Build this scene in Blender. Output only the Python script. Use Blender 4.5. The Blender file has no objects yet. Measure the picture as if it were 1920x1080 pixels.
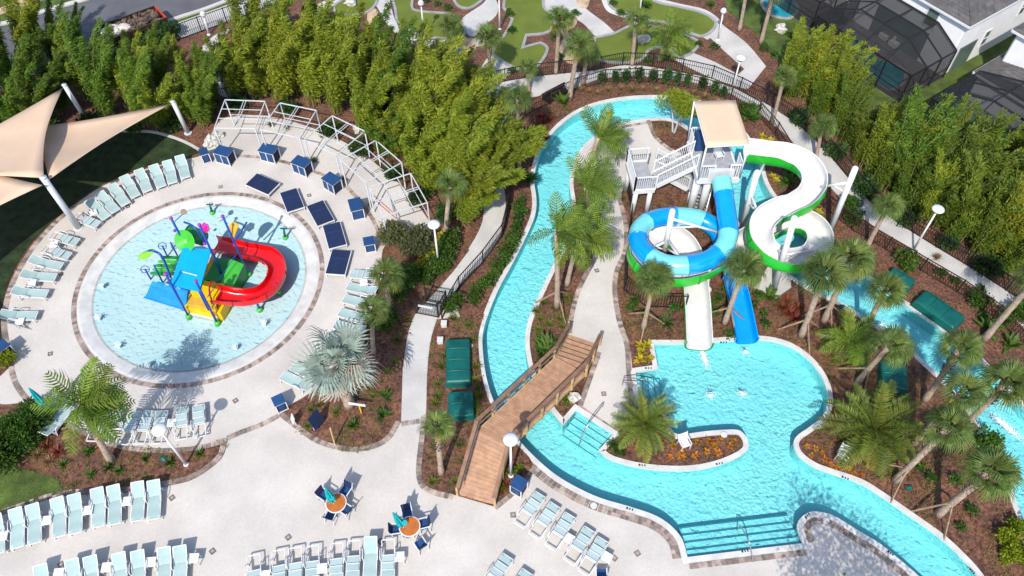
import bpy, math, random
from mathutils import Vector, Matrix
from mathutils.geometry import tessellate_polygon
R = math.radians
rnd = random.Random(7)
scene = bpy.context.scene
COL = scene.collection

# ------------------------------------------------------------------ camera, sky, sun, exposure
CAM_H, FOC, PITCH = 38.0, 1500.0, R(53)
cam_data = bpy.data.cameras.new('camera'); cam = bpy.data.objects.new('camera', cam_data); COL.objects.link(cam)
cam.location = (0, 0, CAM_H); cam.rotation_euler = (math.pi/2 - PITCH, 0, 0)
cam_data.sensor_width = 36; cam_data.lens = FOC/1920*36; cam_data.clip_start = 0.5; cam_data.clip_end = 3000
scene.camera = cam
SUN_EL = R(47); SHADOW_DIR = R(74)            # shadows run towards this heading (from +X)
sdir = Vector((math.cos(SHADOW_DIR)*math.cos(SUN_EL), math.sin(SHADOW_DIR)*math.cos(SUN_EL), -math.sin(SUN_EL)))
world = bpy.data.worlds.new('World'); scene.world = world; world.use_nodes = True
wn = world.node_tree; bg = wn.nodes['Background']
sky = wn.nodes.new('ShaderNodeTexSky'); sky.sky_type = 'NISHITA'; sky.sun_disc = False
sky.sun_elevation = SUN_EL
tos = -sdir
sky.sun_rotation = math.atan2(tos.x, tos.y)
sky.air_density = 1.0; sky.dust_density = 1.0; sky.ozone_density = 1.0
wn.links.new(sky.outputs[0], bg.inputs[0]); bg.inputs[1].default_value = 0.15
sd = bpy.data.lights.new('sun', 'SUN'); sd.energy = 3.2; sd.angle = R(0.55); sd.color = (1.0, 0.95, 0.88)
so = bpy.data.objects.new('sun', sd); COL.objects.link(so); so.rotation_euler = sdir.to_track_quat('-Z', 'Y').to_euler(); so.location = (-10, -30, 60)
scene.view_settings.view_transform = 'Standard'; scene.view_settings.look = 'None'
scene.view_settings.exposure = 0.66; scene.view_settings.gamma = 1.0; scene.view_settings.use_curve_mapping = False
scene.render.engine = 'CYCLES'
cy = scene.cycles
cy.use_denoising = True
cy.max_bounces = 6; cy.diffuse_bounces = 3; cy.glossy_bounces = 2; cy.transmission_bounces = 3; cy.transparent_max_bounces = 12
cy.use_adaptive_sampling = True; cy.caustics_reflective = False; cy.caustics_refractive = False

# ------------------------------------------------------------------ picture -> place
CP, SP = math.cos(PITCH), math.sin(PITCH)
def G(px, py, z=0.0):
    """the point at height z that the photograph shows at (px, py)"""
    x = (px-960)/FOC; y = -(py-540)/FOC
    d = Vector((x, CP + y*SP, -SP + y*CP)); t = (z-CAM_H)/d.z
    return Vector((d.x*t, d.y*t, z))
def P(p):
    zc = p.y*CP + (CAM_H-p.z)*SP; yc = p.y*SP - (CAM_H-p.z)*CP
    return 960+FOC*p.x/zc, 540-FOC*yc/zc
def rise(b, t, lo=0.3, hi=13.0):
    """height at which the thing seen at t stands most nearly over the ground point b -> (base, top)"""
    B = G(*b); best = None
    for i in range(260):
        z = lo+(hi-lo)*i/259; T = G(t[0], t[1], z); d = (T-B).to_2d().length
        if best is None or d < best[0]: best = (d, T)
    return B, best[1]
def smooth(pts, closed=True, n=5):
    """Catmull-Rom through points; a third entry 1 marks a sharp corner"""
    N = len(pts); out = []
    P2 = [Vector(p[:2]) for p in pts]; C = [len(p) > 2 and bool(p[2]) for p in pts]
    for i in range(N if closed else N-1):
        a, b = P2[i], P2[(i+1) % N]
        p0 = P2[i-1] if (closed or i > 0) else a; p3 = P2[(i+2) % N] if (closed or i+2 < N) else b
        if C[i]: p0 = a
        if C[(i+1) % N]: p3 = b
        if C[i] and C[(i+1) % N]: out.append(a.copy()); continue
        for k in range(n):
            t = k/n
            out.append(0.5*((2*a)+(b-p0)*t+(2*p0-5*a+4*b-p3)*t*t+(3*a-p0-3*b+p3)*t**3))
    if not closed: out.append(P2[-1])
    return out
def PG(pts, closed=True, n=4): return [G(p.x, p.y).to_2d() for p in smooth(pts, closed, n)]
def area(poly): return 0.5*sum(poly[i-1].x*poly[i].y-poly[i].x*poly[i-1].y for i in range(len(poly)))
def offset(path, d, closed=True):
    """shift to the left of travel by d"""
    N = len(path); out = []
    for i in range(N):
        a = path[i-1] if (closed or i > 0) else path[i]; b = path[(i+1) % N] if (closed or i < N-1) else path[i]
        p = path[i]; u = (p-a) if (p-a).length > 1e-6 else (b-p); w = (b-p) if (b-p).length > 1e-6 else u
        u = u.normalized(); w = w.normalized(); n1 = Vector((-u.y, u.x)); n2 = Vector((-w.y, w.x)); m = n1+n2
        if m.length < 1e-4: m = n1.copy()
        m.normalize(); c = max(0.45, m.dot(n1)); out.append(p+m*(d/c))
    return out
def resample(path, step, closed=False):
    pts = list(path)+([path[0]] if closed else []); L = [0]
    for i in range(1, len(pts)): L.append(L[-1]+(pts[i]-pts[i-1]).length)
    n = max(1, int(round(L[-1]/step))); out = []; j = 0
    for k in range(n+(0 if closed else 1)):
        s = L[-1]*k/n
        while j < len(L)-2 and L[j+1] < s: j += 1
        t = (s-L[j])/max(1e-9, L[j+1]-L[j]); out.append(pts[j].lerp(pts[j+1], t))
    return out
def inside(p, poly):
    c = False; j = len(poly)-1
    for i in range(len(poly)):
        a, b = poly[i], poly[j]
        if (a.y > p.y) != (b.y > p.y) and p.x < (b.x-a.x)*(p.y-a.y)/(b.y-a.y)+a.x: c = not c
        j = i
    return c

# ------------------------------------------------------------------ materials
MATS = {}
def mat(name, col, rough=0.6, var=0.15, scale=4.0, bump=0.0, bscale=20.0, metal=0.0, island=0.0, col2=None, spec=0.4, detail=4.0, coat=0.0, obj_rand=0.0, fine=0.0, fscale=60.0):
    if name in MATS: return MATS[name]
    m = bpy.data.materials.new(name); m.use_nodes = True; nt = m.node_tree; N = nt.nodes; L = nt.links
    b = N['Principled BSDF']; b.inputs['Roughness'].default_value = rough; b.inputs['Metallic'].default_value = metal
    b.inputs['Specular IOR Level'].default_value = spec
    if coat: b.inputs['Coat Weight'].default_value = coat
    tc = N.new('ShaderNodeTexCoord'); src = tc.outputs['Object']
    nz = N.new('ShaderNodeTexNoise'); nz.inputs['Scale'].default_value = scale; nz.inputs['Detail'].default_value = detail
    L.new(src, nz.inputs['Vector'])
    mx = N.new('ShaderNodeMix'); mx.data_type = 'RGBA'
    c2 = col2 or tuple(max(0, c*(1-2*var)) for c in col); c1 = col if col2 else tuple(min(1, c*(1+var)) for c in col)
    mx.inputs['A'].default_value = (*c1, 1); mx.inputs['B'].default_value = (*c2, 1)
    mr = N.new('ShaderNodeMapRange'); mr.inputs[1].default_value = 0.33; mr.inputs[2].default_value = 0.67
    L.new(nz.outputs['Fac'], mr.inputs[0]); L.new(mr.outputs[0], mx.inputs['Factor'])
    out = mx.outputs['Result']
    if fine:
        n2 = N.new('ShaderNodeTexNoise'); n2.inputs['Scale'].default_value = fscale; n2.inputs['Detail'].default_value = 2
        L.new(src, n2.inputs['Vector'])
        hs = N.new('ShaderNodeHueSaturation'); m2 = N.new('ShaderNodeMapRange')
        m2.inputs[1].default_value = .3; m2.inputs[2].default_value = .7; m2.inputs[3].default_value = 1-fine; m2.inputs[4].default_value = 1+fine
        L.new(n2.outputs['Fac'], m2.inputs[0]); L.new(m2.outputs[0], hs.inputs['Value']); L.new(out, hs.inputs['Color']); out = hs.outputs['Color']
    if island or obj_rand:
        hs = N.new('ShaderNodeHueSaturation'); m3 = N.new('ShaderNodeMapRange')
        if island:
            g = N.new('ShaderNodeNewGeometry'); L.new(g.outputs['Random Per Island'], m3.inputs[0]); a = island
        else:
            oi = N.new('ShaderNodeObjectInfo'); L.new(oi.outputs['Random'], m3.inputs[0]); a = obj_rand
        m3.inputs[3].default_value = 1-a; m3.inputs[4].default_value = 1+a
        L.new(m3.outputs[0], hs.inputs['Value']); L.new(out, hs.inputs['Color']); out = hs.outputs['Color']
    L.new(out, b.inputs['Base Color'])
    if bump:
        n3 = N.new('ShaderNodeTexNoise'); n3.inputs['Scale'].default_value = bscale; n3.inputs['Detail'].default_value = 5; L.new(src, n3.inputs['Vector'])
        bp = N.new('ShaderNodeBump'); bp.inputs['Strength'].default_value = min(1, bump); bp.inputs['Distance'].default_value = 0.05*max(1, bump)
        L.new(n3.outputs['Fac'], bp.inputs['Height']); L.new(bp.outputs[0], b.inputs['Normal'])
    MATS[name] = m; return m

def leafmat(name, col, col2, trans=0.35, island=0.35, obj=0.25, rough=0.55):
    if name in MATS: return MATS[name]
    m = bpy.data.materials.new(name); m.use_nodes = True; nt = m.node_tree; N = nt.nodes; L = nt.links
    b = N['Principled BSDF']; b.inputs['Roughness'].default_value = rough; b.inputs['Specular IOR Level'].default_value = 0.3
    g = N.new('ShaderNodeNewGeometry'); oi = N.new('ShaderNodeObjectInfo')
    mx = N.new('ShaderNodeMix'); mx.data_type = 'RGBA'; mx.inputs['A'].default_value = (*col, 1); mx.inputs['B'].default_value = (*col2, 1)
    tcl = N.new('ShaderNodeTexCoord'); nzl = N.new('ShaderNodeTexNoise'); nzl.inputs['Scale'].default_value = 0.9; nzl.inputs['Detail'].default_value = 2; L.new(tcl.outputs['Object'], nzl.inputs['Vector'])
    ml = N.new('ShaderNodeMapRange'); ml.inputs[1].default_value = 0.35; ml.inputs[2].default_value = 0.65; L.new(nzl.outputs['Fac'], ml.inputs[0])
    av = N.new('ShaderNodeMix'); av.data_type = 'FLOAT'; av.inputs['Factor'].default_value = 0.45; L.new(g.outputs['Random Per Island'], av.inputs['A']); L.new(ml.outputs[0], av.inputs['B']); L.new(av.outputs['Result'], mx.inputs['Factor'])
    hs = N.new('ShaderNodeHueSaturation'); mr = N.new('ShaderNodeMapRange'); mr.inputs[3].default_value = 1-obj; mr.inputs[4].default_value = 1+obj
    L.new(oi.outputs['Random'], mr.inputs[0]); L.new(mr.outputs[0], hs.inputs['Value']); L.new(mx.outputs['Result'], hs.inputs['Color'])
    wn_ = N.new('ShaderNodeTexWhiteNoise'); wn_.noise_dimensions = '1D'; L.new(oi.outputs['Random'], wn_.inputs['W'])
    mh = N.new('ShaderNodeMapRange'); mh.inputs[3].default_value = 0.485; mh.inputs[4].default_value = 0.515; L.new(wn_.outputs['Value'], mh.inputs[0]); L.new(mh.outputs[0], hs.inputs['Hue'])
    L.new(hs.outputs['Color'], b.inputs['Base Color'])
    t = N.new('ShaderNodeBsdfTranslucent'); L.new(hs.outputs['Color'], t.inputs['Color'])
    ms = N.new('ShaderNodeMixShader'); ms.inputs[0].default_value = trans
    L.new(b.outputs[0], ms.inputs[1]); L.new(t.outputs[0], ms.inputs[2]); L.new(ms.outputs[0], N['Material Output'].inputs['Surface'])
    MATS[name] = m; return m

def watermat(name, tint, bump, scale):
    m = bpy.data.materials.new(name); m.use_nodes = True; nt = m.node_tree; N = nt.nodes; L = nt.links
    N.remove(N['Principled BSDF'])
    tc = N.new('ShaderNodeTexCoord'); nz = N.new('ShaderNodeTexNoise'); nz.inputs['Scale'].default_value = scale; nz.inputs['Detail'].default_value = 3; nz.inputs['Distortion'].default_value = 0.6
    L.new(tc.outputs['Object'], nz.inputs['Vector'])
    bp = N.new('ShaderNodeBump'); bp.inputs['Strength'].default_value = bump; bp.inputs['Distance'].default_value = 0.12; L.new(nz.outputs['Fac'], bp.inputs['Height'])
    tr = N.new('ShaderNodeBsdfTransparent'); tr.inputs[0].default_value = (*tint, 1)
    gl = N.new('ShaderNodeBsdfGlossy'); gl.inputs['Roughness'].default_value = 0.06; L.new(bp.outputs[0], gl.inputs['Normal'])
    fr = N.new('ShaderNodeFresnel'); fr.inputs['IOR'].default_value = 1.33; L.new(bp.outputs[0], fr.inputs['Normal'])
    ms = N.new('ShaderNodeMixShader'); L.new(fr.outputs[0], ms.inputs[0]); L.new(tr.outputs[0], ms.inputs[1]); L.new(gl.outputs[0], ms.inputs[2])
    L.new(ms.outputs[0], N['Material Output'].inputs['Surface']); MATS[name] = m; return m

def floormat(name, col, strength, scale, col2):
    """pool plaster seen under rippling water: wavy relief lit by the sun"""
    m = bpy.data.materials.new(name); m.use_nodes = True; nt = m.node_tree; N = nt.nodes; L = nt.links
    b = N['Principled BSDF']; b.inputs['Roughness'].default_value = 0.7; b.inputs['Specular IOR Level'].default_value = 0.1
    tc = N.new('ShaderNodeTexCoord')
    n1 = N.new('ShaderNodeTexNoise'); n1.inputs['Scale'].default_value = scale*0.55; n1.inputs['Detail'].default_value = 2; L.new(tc.outputs['Object'], n1.inputs['Vector'])
    mv = N.new('ShaderNodeMix'); mv.data_type = 'VECTOR'; mv.inputs['Factor'].default_value = 0.22
    L.new(tc.outputs['Object'], mv.inputs['A']); L.new(n1.outputs['Color'], mv.inputs['B'])
    vo = N.new('ShaderNodeTexVoronoi'); vo.feature = 'SMOOTH_F1'; vo.inputs['Scale'].default_value = scale; vo.inputs['Smoothness'].default_value = 0.55
    L.new(mv.outputs['Result'], vo.inputs['Vector'])
    n2 = N.new('ShaderNodeTexNoise'); n2.inputs['Scale'].default_value = 0.28; n2.inputs['Detail'].default_value = 2; L.new(tc.outputs['Object'], n2.inputs['Vector'])
    mr = N.new('ShaderNodeMapRange'); mr.inputs[1].default_value = 0.35; mr.inputs[2].default_value = 0.65; mr.inputs[3].default_value = 0.45*strength; mr.inputs[4].default_value = strength
    L.new(n2.outputs['Fac'], mr.inputs[0])
    bp = N.new('ShaderNodeBump'); bp.inputs['Distance'].default_value = 0.28; L.new(mr.outputs[0], bp.inputs['Strength']); sq = N.new('ShaderNodeMath'); sq.operation = 'POWER'; sq.inputs[1].default_value = 1.7; L.new(vo.outputs['Distance'], sq.inputs[0]); L.new(sq.outputs[0], bp.inputs['Height'])
    L.new(bp.outputs[0], b.inputs['Normal'])
    mx = N.new('ShaderNodeMix'); mx.data_type = 'RGBA'; mx.inputs['A'].default_value = (*col, 1); mx.inputs['B'].default_value = (*col2, 1)
    L.new(n2.outputs['Fac'], mx.inputs['Factor']); L.new(mx.outputs['Result'], b.inputs['Base Color'])
    MATS[name] = m; return m

def screenmat(name, col, op):
    m = bpy.data.materials.new(name); m.use_nodes = True; nt = m.node_tree; N = nt.nodes; L = nt.links
    b = N['Principled BSDF']; b.inputs['Base Color'].default_value = (*col, 1); b.inputs['Roughness'].default_value = 0.8
    tr = N.new('ShaderNodeBsdfTransparent'); ms = N.new('ShaderNodeMixShader'); ms.inputs[0].default_value = op
    L.new(tr.outputs[0], ms.inputs[1]); L.new(b.outputs[0], ms.inputs[2]); L.new(ms.outputs[0], N['Material Output'].inputs['Surface']); MATS[name] = m; return m

M = {}
M['deck'] = mat('deck_concrete', (0.53, 0.485, 0.44), 0.8, 0.07, 0.35, 0.15, 40, fine=0.05, fscale=9)
M['walk'] = mat('walk_concrete', (0.49, 0.47, 0.44), 0.85, 0.08, 0.5, 0.15, 40, fine=0.06, fscale=14)
M['coping'] = mat('white_coping', (0.56, 0.545, 0.52), 0.7, 0.08, 1.5)
M['brick'] = mat('paver_brick', (0.30, 0.235, 0.20), 0.85, 0.2, 3, 0.2, 60, island=0.45)
M['mulch'] = mat('bark_mulch', (0.185, 0.082, 0.048), 0.95, 0.3, 1.2, 1.0, 26, col2=(0.095, 0.046, 0.031), fine=0.6, fscale=6.5)
M['grass'] = mat('lawn', (0.075, 0.115, 0.018), 0.9, 0.25, 1.0, 0.8, 30, fine=0.4, fscale=18)
M['turf'] = mat('golf_turf', (0.115, 0.15, 0.018), 0.95, 0.08, 0.6, 0.1, 80)
M['asphalt'] = mat('asphalt', (0.105, 0.105, 0.115), 0.9, 0.1, 0.5, 0.2, 60, fine=0.1, fscale=30)
M['sand'] = mat('pale_sandstone', (0.48, 0.34, 0.21), 0.9, 0.2, 1.2, 0.5, 8)
M['kerb'] = mat('grey_kerb', (0.30, 0.30, 0.29), 0.85, 0.1, 2, 0.2, 30)
M['rock'] = mat('white_rock', (0.55, 0.53, 0.48), 0.9, 0.2, 5, 0.8, 12, fine=0.3, fscale=10)
M['floor'] = floormat('pool_plaster', (0.19, 0.66, 0.70), 0.38, 7.5, (0.32, 0.77, 0.79))
M['sfloor'] = floormat('splash_floor', (0.47, 0.69, 0.725), 0.045, 5.5, (0.66, 0.79, 0.80))
M['water'] = watermat('river_water', (0.88, 0.985, 0.99), 0.35, 2.6)
M['swater'] = watermat('splash_water', (0.93, 0.985, 0.99), 0.25, 3.5)
M['grate'] = mat('grey_grating', (0.33, 0.335, 0.35), 0.6, 0.08, 4)
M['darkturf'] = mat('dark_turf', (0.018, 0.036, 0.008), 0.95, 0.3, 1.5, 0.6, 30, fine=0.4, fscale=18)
M['white'] = mat('white_powder_coat', (0.64, 0.64, 0.645), 0.4, 0.03, 3)
M['greywhite'] = mat('galvanised_white', (0.54, 0.555, 0.575), 0.5, 0.05, 3)
M['steel'] = mat('steel', (0.45, 0.45, 0.45), 0.3, 0.1, 8, metal=0.9)
M['black'] = mat('black_metal', (0.012, 0.012, 0.013), 0.5, 0.1, 5)
M['bronze'] = mat('dark_bronze_metal', (0.045, 0.026, 0.018), 0.5, 0.1, 5)
M['mint'] = mat('mint_sling', (0.335, 0.445, 0.425), 0.75, 0.03, 2, 0.1, 120, obj_rand=0.06)
M['mintd'] = mat('mint_sling_back', (0.36, 0.455, 0.455), 0.75, 0.03, 2, obj_rand=0.06)
M['navy'] = mat('navy_fabric', (0.008, 0.02, 0.068), 0.8, 0.1, 3, 0.1, 90, obj_rand=0.1)
M['navybox'] = mat('navy_board', (0.012, 0.055, 0.16), 0.6, 0.08, 3, obj_rand=0.1)
M['tan'] = mat('tan_shade_cloth', (0.60, 0.43, 0.30), 0.85, 0.04, 0.5, 0.1, 150)
M['orange'] = mat('orange_tabletop', (0.44, 0.13, 0.022), 0.6, 0.1, 4)
M['teal'] = mat('teal_canvas', (0.008, 0.40, 0.42), 0.8, 0.15, 4)
M['wood'] = mat('deck_board', (0.41, 0.235, 0.14), 0.7, 0.10, 3, 0.2, 30, obj_rand=0.09)
M['rail'] = mat('brown_rail', (0.235, 0.125, 0.075), 0.6, 0.12, 3, 0.2, 30, obj_rand=0.08)
M['pine'] = mat('pine_timber', (0.50, 0.33, 0.16), 0.75, 0.15, 3, 0.2, 30, obj_rand=0.1)
M['cover'] = mat('green_fibreglass', (0.004, 0.10, 0.085), 0.4, 0.12, 1.5)
M['bark'] = mat('palm_trunk', (0.42, 0.315, 0.235), 0.95, 0.25, 3, 0.8, 10, col2=(0.27, 0.205, 0.16), fine=0.25, fscale=14)
M['boot'] = mat('palm_boots', (0.20, 0.155, 0.12), 0.95, 0.3, 5, 0.8, 10, island=0.3)
M['culm'] = mat('bamboo_culm', (0.22, 0.20, 0.06), 0.6, 0.2, 3)
M['bamboo'] = leafmat('bamboo_leaf', (0.10, 0.155, 0.011), (0.31, 0.35, 0.026), 0.40)
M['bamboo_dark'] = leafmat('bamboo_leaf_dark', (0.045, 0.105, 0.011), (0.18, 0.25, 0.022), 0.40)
M['fan'] = leafmat('fan_frond', (0.06, 0.115, 0.022), (0.165, 0.215, 0.05), 0.3, obj=0.4)
M['feather'] = leafmat('feather_frond', (0.05, 0.115, 0.012), (0.20, 0.27, 0.03), 0.35, obj=0.35)
M['date'] = leafmat('date_frond', (0.06, 0.12, 0.02), (0.22, 0.24, 0.035), 0.35, obj=0.35)
M['yellowfrond'] = leafmat('yellowing_frond', (0.22, 0.22, 0.03), (0.33, 0.27, 0.05), 0.3)
M['silver'] = leafmat('silver_frond', (0.20, 0.27, 0.22), (0.34, 0.40, 0.33), 0.2, obj=0.35)
M['dry'] = leafmat('dry_frond', (0.22, 0.18, 0.145), (0.36, 0.30, 0.25), 0.2, obj=0.3)
M['shrub'] = leafmat('shrub_leaf', (0.035, 0.095, 0.012), (0.09, 0.16, 0.022), 0.3)
M['dkshrub'] = leafmat('dark_shrub_leaf', (0.02, 0.055, 0.012), (0.05, 0.10, 0.02), 0.25)
M['limeleaf'] = leafmat('lime_leaf', (0.12, 0.20, 0.01), (0.24, 0.29, 0.02), 0.4)
M['olive'] = leafmat('olive_leaf', (0.10, 0.12, 0.045), (0.19, 0.19, 0.08), 0.3)
M['yellow_leaf'] = leafmat('yellow_leaf', (0.42, 0.36, 0.02), (0.55, 0.45, 0.04), 0.35)
M['croton'] = leafmat('croton_leaf', (0.42, 0.13, 0.015), (0.55, 0.28, 0.03), 0.3)
M['redgrass'] = leafmat('russet_grass', (0.16, 0.035, 0.02), (0.25, 0.08, 0.035), 0.25)
M['strawgrass'] = leafmat('straw_grass', (0.30, 0.20, 0.09), (0.22, 0.15, 0.06), 0.3)
M['tuft'] = leafmat('tuft_grass', (0.09, 0.13, 0.02), (0.19, 0.20, 0.035), 0.3)
M['wall'] = mat('white_stucco', (0.74, 0.74, 0.75), 0.9, 0.03, 1, 0.15, 40)
M['shingle'] = mat('grey_shingle', (0.105, 0.098, 0.095), 0.9, 0.12, 2, 0.3, 30, island=0.16)
M['glass'] = mat('window_glass', (0.10, 0.14, 0.13), 0.08, 0.05, 2, spec=0.6)
M['patio'] = mat('patio_paver', (0.15, 0.14, 0.145), 0.9, 0.1, 2)
M['screen'] = screenmat('screen_mesh', (0.010, 0.010, 0.012), 0.66)
M['poolteal'] = mat('house_pool', (0.02, 0.30, 0.36), 0.15, 0.15, 0.8, 0.15, 8)
M['red'] = mat('red_fibreglass', (0.62, 0.004, 0.006), 0.25, 0.06, 2, coat=0.4)
M['blue'] = mat('blue_fibreglass', (0.0, 0.20, 0.72), 0.3, 0.05, 2, coat=0.4)
M['roofblue'] = mat('sky_blue_panel', (0.0, 0.33, 0.78), 0.45, 0.03, 2)
M['tubeblue'] = mat('azure_tube', (0.0, 0.28, 0.70), 0.22, 0.04, 2, coat=0.5)
M['aqua'] = mat('aqua_tube', (0.17, 0.60, 0.64), 0.22, 0.04, 2, coat=0.5)
M['royal'] = mat('royal_blue_pipe', (0.008, 0.055, 0.30), 0.35, 0.05, 2)
M['green'] = mat('green_panel', (0.015, 0.23, 0.035), 0.4, 0.06, 2)
M['lime'] = mat('lime_green', (0.055, 0.42, 0.035), 0.35, 0.06, 2, coat=0.3)
M['leaflime'] = mat('lime_leaf_panel', (0.20, 0.56, 0.03), 0.45, 0.08, 3)
M['yellow'] = mat('yellow_panel', (0.80, 0.47, 0.0), 0.45, 0.05, 2)
M['mustard'] = mat('mustard_panel', (0.55, 0.33, 0.04), 0.5, 0.06, 2)
M['pink'] = mat('magenta_panel', (0.68, 0.015, 0.30), 0.4, 0.05, 3)
M['purple'] = mat('purple_cap', (0.24, 0.04, 0.36), 0.4, 0.05, 3)
M['flume'] = mat('white_gelcoat', (0.63, 0.62, 0.605), 0.25, 0.05, 1.5, coat=0.3)
M['flumegreen'] = mat('green_gelcoat', (0.02, 0.40, 0.025), 0.3, 0.05, 2, coat=0.4)
M['bin'] = mat('red_steel', (0.50, 0.045, 0.015), 0.55, 0.15, 2)
M['debris'] = mat('debris', (0.12, 0.085, 0.06), 0.95, 0.4, 3, 0.8, 6, island=0.4)
M['bag'] = mat('bags', (0.55, 0.50, 0.45), 0.8, 0.15, 3, 0.4, 6, obj_rand=0.3)
M['foam'] = mat('white_foam', (0.85, 0.92, 0.93), 0.7, 0.03, 3)
M['dark'] = mat('dark_blue_tile', (0.01, 0.16, 0.24), 0.4, 0.1, 5)
M['mark'] = mat('black_marking', (0.02, 0.02, 0.02), 0.7, 0.1, 5)
M['tile'] = mat('brown_paver', (0.20, 0.14, 0.11), 0.85, 0.2, 6, obj_rand=0.35)
M['tealdot'] = mat('teal_paint', (0.01, 0.24, 0.36), 0.4, 0.08, 3)
M['amber'] = mat('amber_bark', (0.30, 0.20, 0.13), 0.9, 0.2, 4, 0.5, 10)
M['fieldred'] = mat('red_tubing', (0.55, 0.06, 0.06), 0.5, 0.05, 3)

# ------------------------------------------------------------------ mesh building
ORG = {}; KIDS = {}
class MB:
    def __init__(s): s.v = []; s.f = []
    def add(s, vs, fs):
        o = len(s.v); s.v.extend(Vector(v) for v in vs); s.f.extend(tuple(i+o for i in f) for f in fs); return s
    def box(s, c, size, rz=0.0, rot=None):
        m = rot or Matrix.Rotation(rz, 3, 'Z'); c = Vector(c); x, y, z = size[0]/2, size[1]/2, size[2]/2
        vs = [c+m @ Vector((a*x, b*y, d*z)) for d in (-1, 1) for a, b in ((-1, -1), (1, -1), (1, 1), (-1, 1))]
        return s.add(vs, [(3, 2, 1, 0), (4, 5, 6, 7), (0, 1, 5, 4), (1, 2, 6, 5), (2, 3, 7, 6), (3, 0, 4, 7)])
    def beam(s, p, q, w, h=None, up=None):
        p, q = Vector(p), Vector(q); h = h or w; d = (q-p).normalized(); u = Vector(up) if up else Vector((0, 0, 1))
        if abs(d.dot(u)) > 0.98: u = Vector((0, 1, 0))
        sd_ = d.cross(u).normalized(); u = sd_.cross(d)
        vs = [e+sd_*(a*w/2)+u*(b*h/2) for e in (p, q) for a, b in ((-1, -1), (1, -1), (1, 1), (-1, 1))]
        return s.add(vs, [(0, 1, 2, 3), (7, 6, 5, 4), (0, 4, 5, 1), (1, 5, 6, 2), (2, 6, 7, 3), (3, 7, 4, 0)])
    def tube(s, pts, r, n=8, cap=True):
        pts = [Vector(p) for p in pts]; N = len(pts); rs = r if isinstance(r, (list, tuple)) else [r]*N
        d0 = (pts[1]-pts[0]).normalized(); u = Vector((0, 0, 1)) if abs(d0.z) < 0.9 else Vector((1, 0, 0))
        u = (u-d0*u.dot(d0)).normalized(); vs = []
        for i, p in enumerate(pts):
            d = (pts[min(i+1, N-1)]-pts[max(i-1, 0)]).normalized(); u = (u-d*u.dot(d)).normalized(); w = d.cross(u)
            vs += [p+(u*math.cos(2*math.pi*k/n)+w*math.sin(2*math.pi*k/n))*rs[i] for k in range(n)]
        fs = [(i*n+k, i*n+(k+1) % n, (i+1)*n+(k+1) % n, (i+1)*n+k) for i in range(N-1) for k in range(n)]
        if cap: fs += [tuple(range(n-1, -1, -1)), tuple((N-1)*n+k for k in range(n))]
        return s.add(vs, fs)
    def lathe(s, prof, c=(0, 0, 0), n=16, rot=None, cap=True):
        c = Vector(c); m = rot or Matrix.Identity(3)
        vs = [c+m @ Vector((r*math.cos(2*math.pi*k/n), r*math.sin(2*math.pi*k/n), z)) for r, z in prof for k in range(n)]
        N = len(prof); fs = [(i*n+k, i*n+(k+1) % n, (i+1)*n+(k+1) % n, (i+1)*n+k) for i in range(N-1) for k in range(n)]
        if cap: fs += [tuple(range(n-1, -1, -1)), tuple((N-1)*n+k for k in range(n))]
        return s.add(vs, fs)
    def ball(s, c, r, n=10, m=6, sq=(1, 1, 1)):
        prof = [(max(1e-3, math.sin(math.pi*i/m))*r, -math.cos(math.pi*i/m)*r) for i in range(m+1)]
        o = len(s.v); s.lathe(prof, (0, 0, 0), n)
        for i in range(o, len(s.v)): s.v[i] = Vector((s.v[i].x*sq[0]+c[0], s.v[i].y*sq[1]+c[1], s.v[i].z*sq[2]+c[2]))
        return s
    def prism(s, poly, z0, z1, holes=(), bottom=False, sides=True):
        loops = [list(poly)]+[list(h) for h in holes]
        if area(loops[0]) < 0: loops[0].reverse()
        for h in loops[1:]:
            if area(h) > 0: h.reverse()
        tri = tessellate_polygon([[Vector((p.x, p.y, 0)) for p in l] for l in loops])
        flat = [p for l in loops for p in l]; vs = [Vector((p.x, p.y, z1)) for p in flat]; fs = []
        for t in tri:
            a, b, c = (flat[i] for i in t); cr = (b-a).cross(c-a) if hasattr((b-a), 'cross') else 0
            fs.append(tuple(t) if cr > 0 else tuple(reversed(t)))
        s.add(vs, fs)
        if sides and z0 < z1:
            for l in loops:
                n = len(l); s.add([Vector((p.x, p.y, z)) for z in (z0, z1) for p in l], [(k, (k+1) % n, n+(k+1) % n, n+k) for k in range(n)])
        return s
    def strip(s, path, a, b, z0, z1, closed=True):
        """a kerb-like band between offsets a and b (left of travel)"""
        A, B = offset(path, a, closed), offset(path, b, closed); n = len(path); m = n if closed else n-1
        vs = [Vector((p.x, p.y, z)) for z in (z0, z1) for q in (A, B) for p in q]; fs = []
        for k in range(m):
            j = (k+1) % n; fs += [(2*n+k, 2*n+j, 3*n+j, 3*n+k), (k, j, 2*n+j, 2*n+k), (n+j, n+k, 3*n+k, 3*n+j)]
        return s.add(vs, fs)
    def build(s, name, material, parent=None, sm=False, loc=None):
        me = bpy.data.meshes.new(name)
        if parent is not None: o0 = ORG[parent.name]
        elif loc is not None: o0 = Vector(loc)
        else:
            xs = [v.x for v in s.v]; ys = [v.y for v in s.v]; zs = [v.z for v in s.v]
            o0 = Vector(((min(xs)+max(xs))/2, (min(ys)+max(ys))/2, min(zs)))
        me.from_pydata([v-o0 for v in s.v], [], s.f); me.update()
        if sm: me.polygons.foreach_set('use_smooth', [True]*len(me.polygons))
        me.materials.append(material)
        o = bpy.data.objects.new(name, me); COL.objects.link(o); ORG[o.name] = o0.copy(); KIDS[o.name] = []
        if parent is None: o.location = o0
        else: o.parent = parent; KIDS[parent.name].append(o)
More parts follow.
